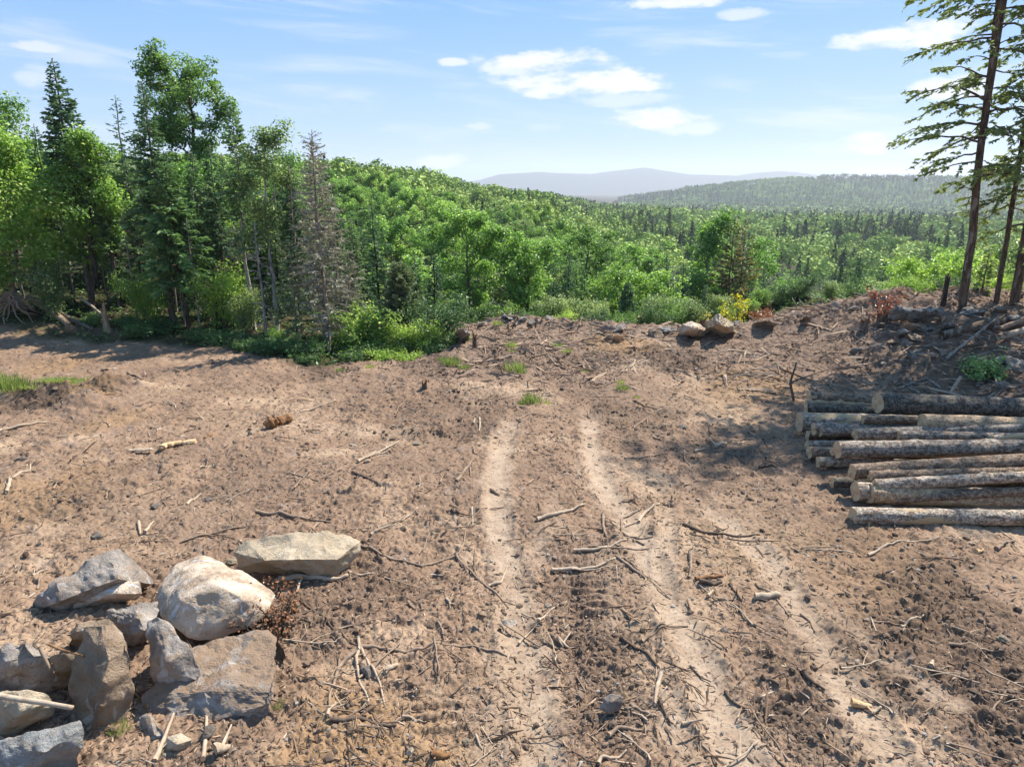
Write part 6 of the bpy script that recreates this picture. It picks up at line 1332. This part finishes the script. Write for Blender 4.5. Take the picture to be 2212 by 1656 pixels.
# ------------------------------------------------------------------ litter nobody could count: chips, clods, gravel
def ground_pts(n, dens, r0=4.0, r1=27., seed=0):
    rng = np.random.default_rng(seed); a = rng.uniform(-.80, .80, n); d = np.exp(rng.uniform(math.log(r0), math.log(r1), n)); x = d*np.sin(a); y = d*np.cos(a)
    zn = zones(x, y); k = rng.random(n) < dens(x, y, zn); x, y = x[k], y[k]; zn = [q[k] for q in zn]
    return x, y, H(x, y), zn, rng
def slivers(n, dens, lo, hi, seed, name, mat, label, wr=(.12, .3), r1=27., grow=.035, vfun=None):
    x, y, z, zn, rng = ground_pts(n, dens, seed=seed, r1=r1); n = len(x); d = np.hypot(x, y)
    L = np.exp(rng.uniform(math.log(lo), math.log(hi), n))*(1+grow*d); W = L*rng.uniform(*wr, n); Tk = W*rng.uniform(.3, .6, n)
    a = rng.random(n)*6.28; e = .22*rng.normal(size=n); ax = np.stack([np.cos(a)*np.cos(e), np.sin(a)*np.cos(e), np.sin(e)], 1); up = np.array([0, 0, 1.])-ax*ax[:, 2:3]; up /= np.linalg.norm(up, axis=1)[:, None]; sd = np.cross(ax, up)
    ro = rng.normal(size=n)*.5; up, sd = up*np.cos(ro)[:, None]+sd*np.sin(ro)[:, None], sd*np.cos(ro)[:, None]-up*np.sin(ro)[:, None]
    C = np.stack([x, y, z+Tk*.4+.004], 1); l = L[:, None]; w = W[:, None]; t = Tk[:, None]
    V = np.stack([C-ax*l*.5-sd*w*.35, C-ax*l*.42+sd*w*.4, C+ax*l*.5+sd*w*.15, C+ax*l*.4-sd*w*.4, C-ax*l*.2+up*t, C+ax*l*.25+up*t*.9], 1).reshape(-1, 3)
    b = np.arange(n)[:, None]*6
    T = np.concatenate([b+np.array(q) for q in ([4, 0, 1], [5, 2, 3])]); Qd = np.concatenate([b+np.array(q) for q in ([4, 1, 2, 5], [5, 3, 0, 4], [0, 3, 2, 1])])
    v = vfun(rng, n, zn) if vfun else rng.random(n)
    me = mesh(name, V, [T, Qd], M[mat], fattr={'v': np.concatenate([v, v, v, v, v])})
    return tag(link(name, me), label, kind='stuff')
slivers(170000, lambda x, y, zn: np.clip((.30+.8*zn[6]+.3*(fbm2(x, y, .9, 3, 201) > .1))*(1-.8*zn[0])*(1-zn[5])*(1-.3*zn[2]), 0, 1), .015, .08, 11, 'wood_chips', 'chips', 'chips and slivers of wood littering the churned soil')
slivers(30000, lambda x, y, zn: np.clip((.03+1.0*zn[6]+.5*zn[3]*(y > 12)+.16*sst(.15, .5, fbm2(x, y, .7, 3, 202)))*(1-.9*zn[0])*(1-.7*zn[5]), 0, 1), .12, .38, 12, 'brush_litter', 'chips', 'broken brush, bark strips and rootlets strewn over the soil', (.035, .10), r1=28., grow=.02)
def clods(n, dens, lo, hi, seed, name, mat, label, vlo, vhi):
    x, y, z, zn, rng = ground_pts(n, dens, seed=seed, r1=24.); n = len(x); d = np.hypot(x, y)
    s = np.exp(rng.uniform(math.log(lo), math.log(hi), n))*(1+.03*d)
    th = (1+5**.5)/2; ico = np.array([[-1, th, 0], [1, th, 0], [-1, -th, 0], [1, -th, 0], [0, -1, th], [0, 1, th], [0, -1, -th], [0, 1, -th], [th, 0, -1], [th, 0, 1], [-th, 0, -1], [-th, 0, 1]])/1.9
    fc = np.array([[0,11,5],[0,5,1],[0,1,7],[0,7,10],[0,10,11],[1,5,9],[5,11,4],[11,10,2],[10,7,6],[7,1,8],[3,9,4],[3,4,2],[3,2,6],[3,6,8],[3,8,9],[4,9,5],[2,4,11],[6,2,10],[8,6,7],[9,8,1]])
    a = rng.random(n)*6.28; V = ico[None]*rng.uniform(.6, 1.3, (n, 12, 1))*np.stack([np.ones(n), rng.uniform(.6, 1, n), rng.uniform(.45, .8, n)], 1)[:, None, :]
    c, sn = np.cos(a)[:, None], np.sin(a)[:, None]; V = np.stack([V[:, :, 0]*c-V[:, :, 1]*sn, V[:, :, 0]*sn+V[:, :, 1]*c, V[:, :, 2]], 2)*s[:, None, None]+np.stack([x, y, z+.12*s], 1)[:, None, :]
    v = np.clip(vlo+(vhi-vlo)*rng.random(n), 0, 1)
    me = mesh(name, V.reshape(-1, 3), [(np.arange(n)[:, None, None]*12+fc[None]).reshape(-1, 3)], M[mat], fattr={'v': np.repeat(v, 20)})
    return tag(link(name, me), label, kind='stuff')
clods(60000, lambda x, y, zn: np.clip((.01+.5*zn[3]+.05*zn[4]+.08*sst(.2, .6, fbm2(x, y, 1.4, 3, 203)))*(1-.85*zn[0])*(1-zn[5]), 0, 1), .008, .045, 21, 'soil_clods', 'clods', 'crumbs and clods of dark soil', 0, .9)
slivers(16000, lambda x, y, zn: np.clip((1.0*sst(9, 12, x)*sst(13.5, 16.5, y)+.8*np.exp(-((y-np.interp(x, [-3, 0, 6, 11, 15], [24.8, 25.6, 24.8, 23.8, 22.4]))/.9)**2)*(x > -3))*(.3+.9*sst(-.2, .4, fbm2(x, y, .8, 3, 209)))*(1-.3*zn[5]), 0, 1), .35, 1.5, 14, 'grey_slash', 'deadwood', 'weathered grey branches heaped on the right hand bank and along the crest', (.025, .07), r1=29., grow=.0)
slivers(26000, lambda x, y, zn: np.clip((.9*zn[6]*sst(-.3, .3, fbm2(x, y, .35, 3, 207))+1.0*sst(9, 12.5, x)*sst(13, 16, y)+.9*np.exp(-((y-np.interp(x, [-3, 0, 6, 11, 15], [24.8, 25.6, 24.8, 23.8, 22.4]))/1.0)**2)*(x > -3))*(1-.3*zn[5]), 0, 1), .3, 1.3, 13, 'slash', 'chips', 'grey and tan logging slash heaped along the crest and the right hand bank', (.03, .10), r1=29., grow=.0, vfun=lambda r, n, z: np.clip(.35+.7*r.random(n), 0, .95))
clods(16000, lambda x, y, zn: np.clip((.1+.3*zn[4]+.1*zn[2])*(1-.4*zn[0])*(1-zn[5]), 0, 1), .006, .026, 22, 'gravel', 'pebble', 'small pale pebbles and grit on the soil', 0, 1)
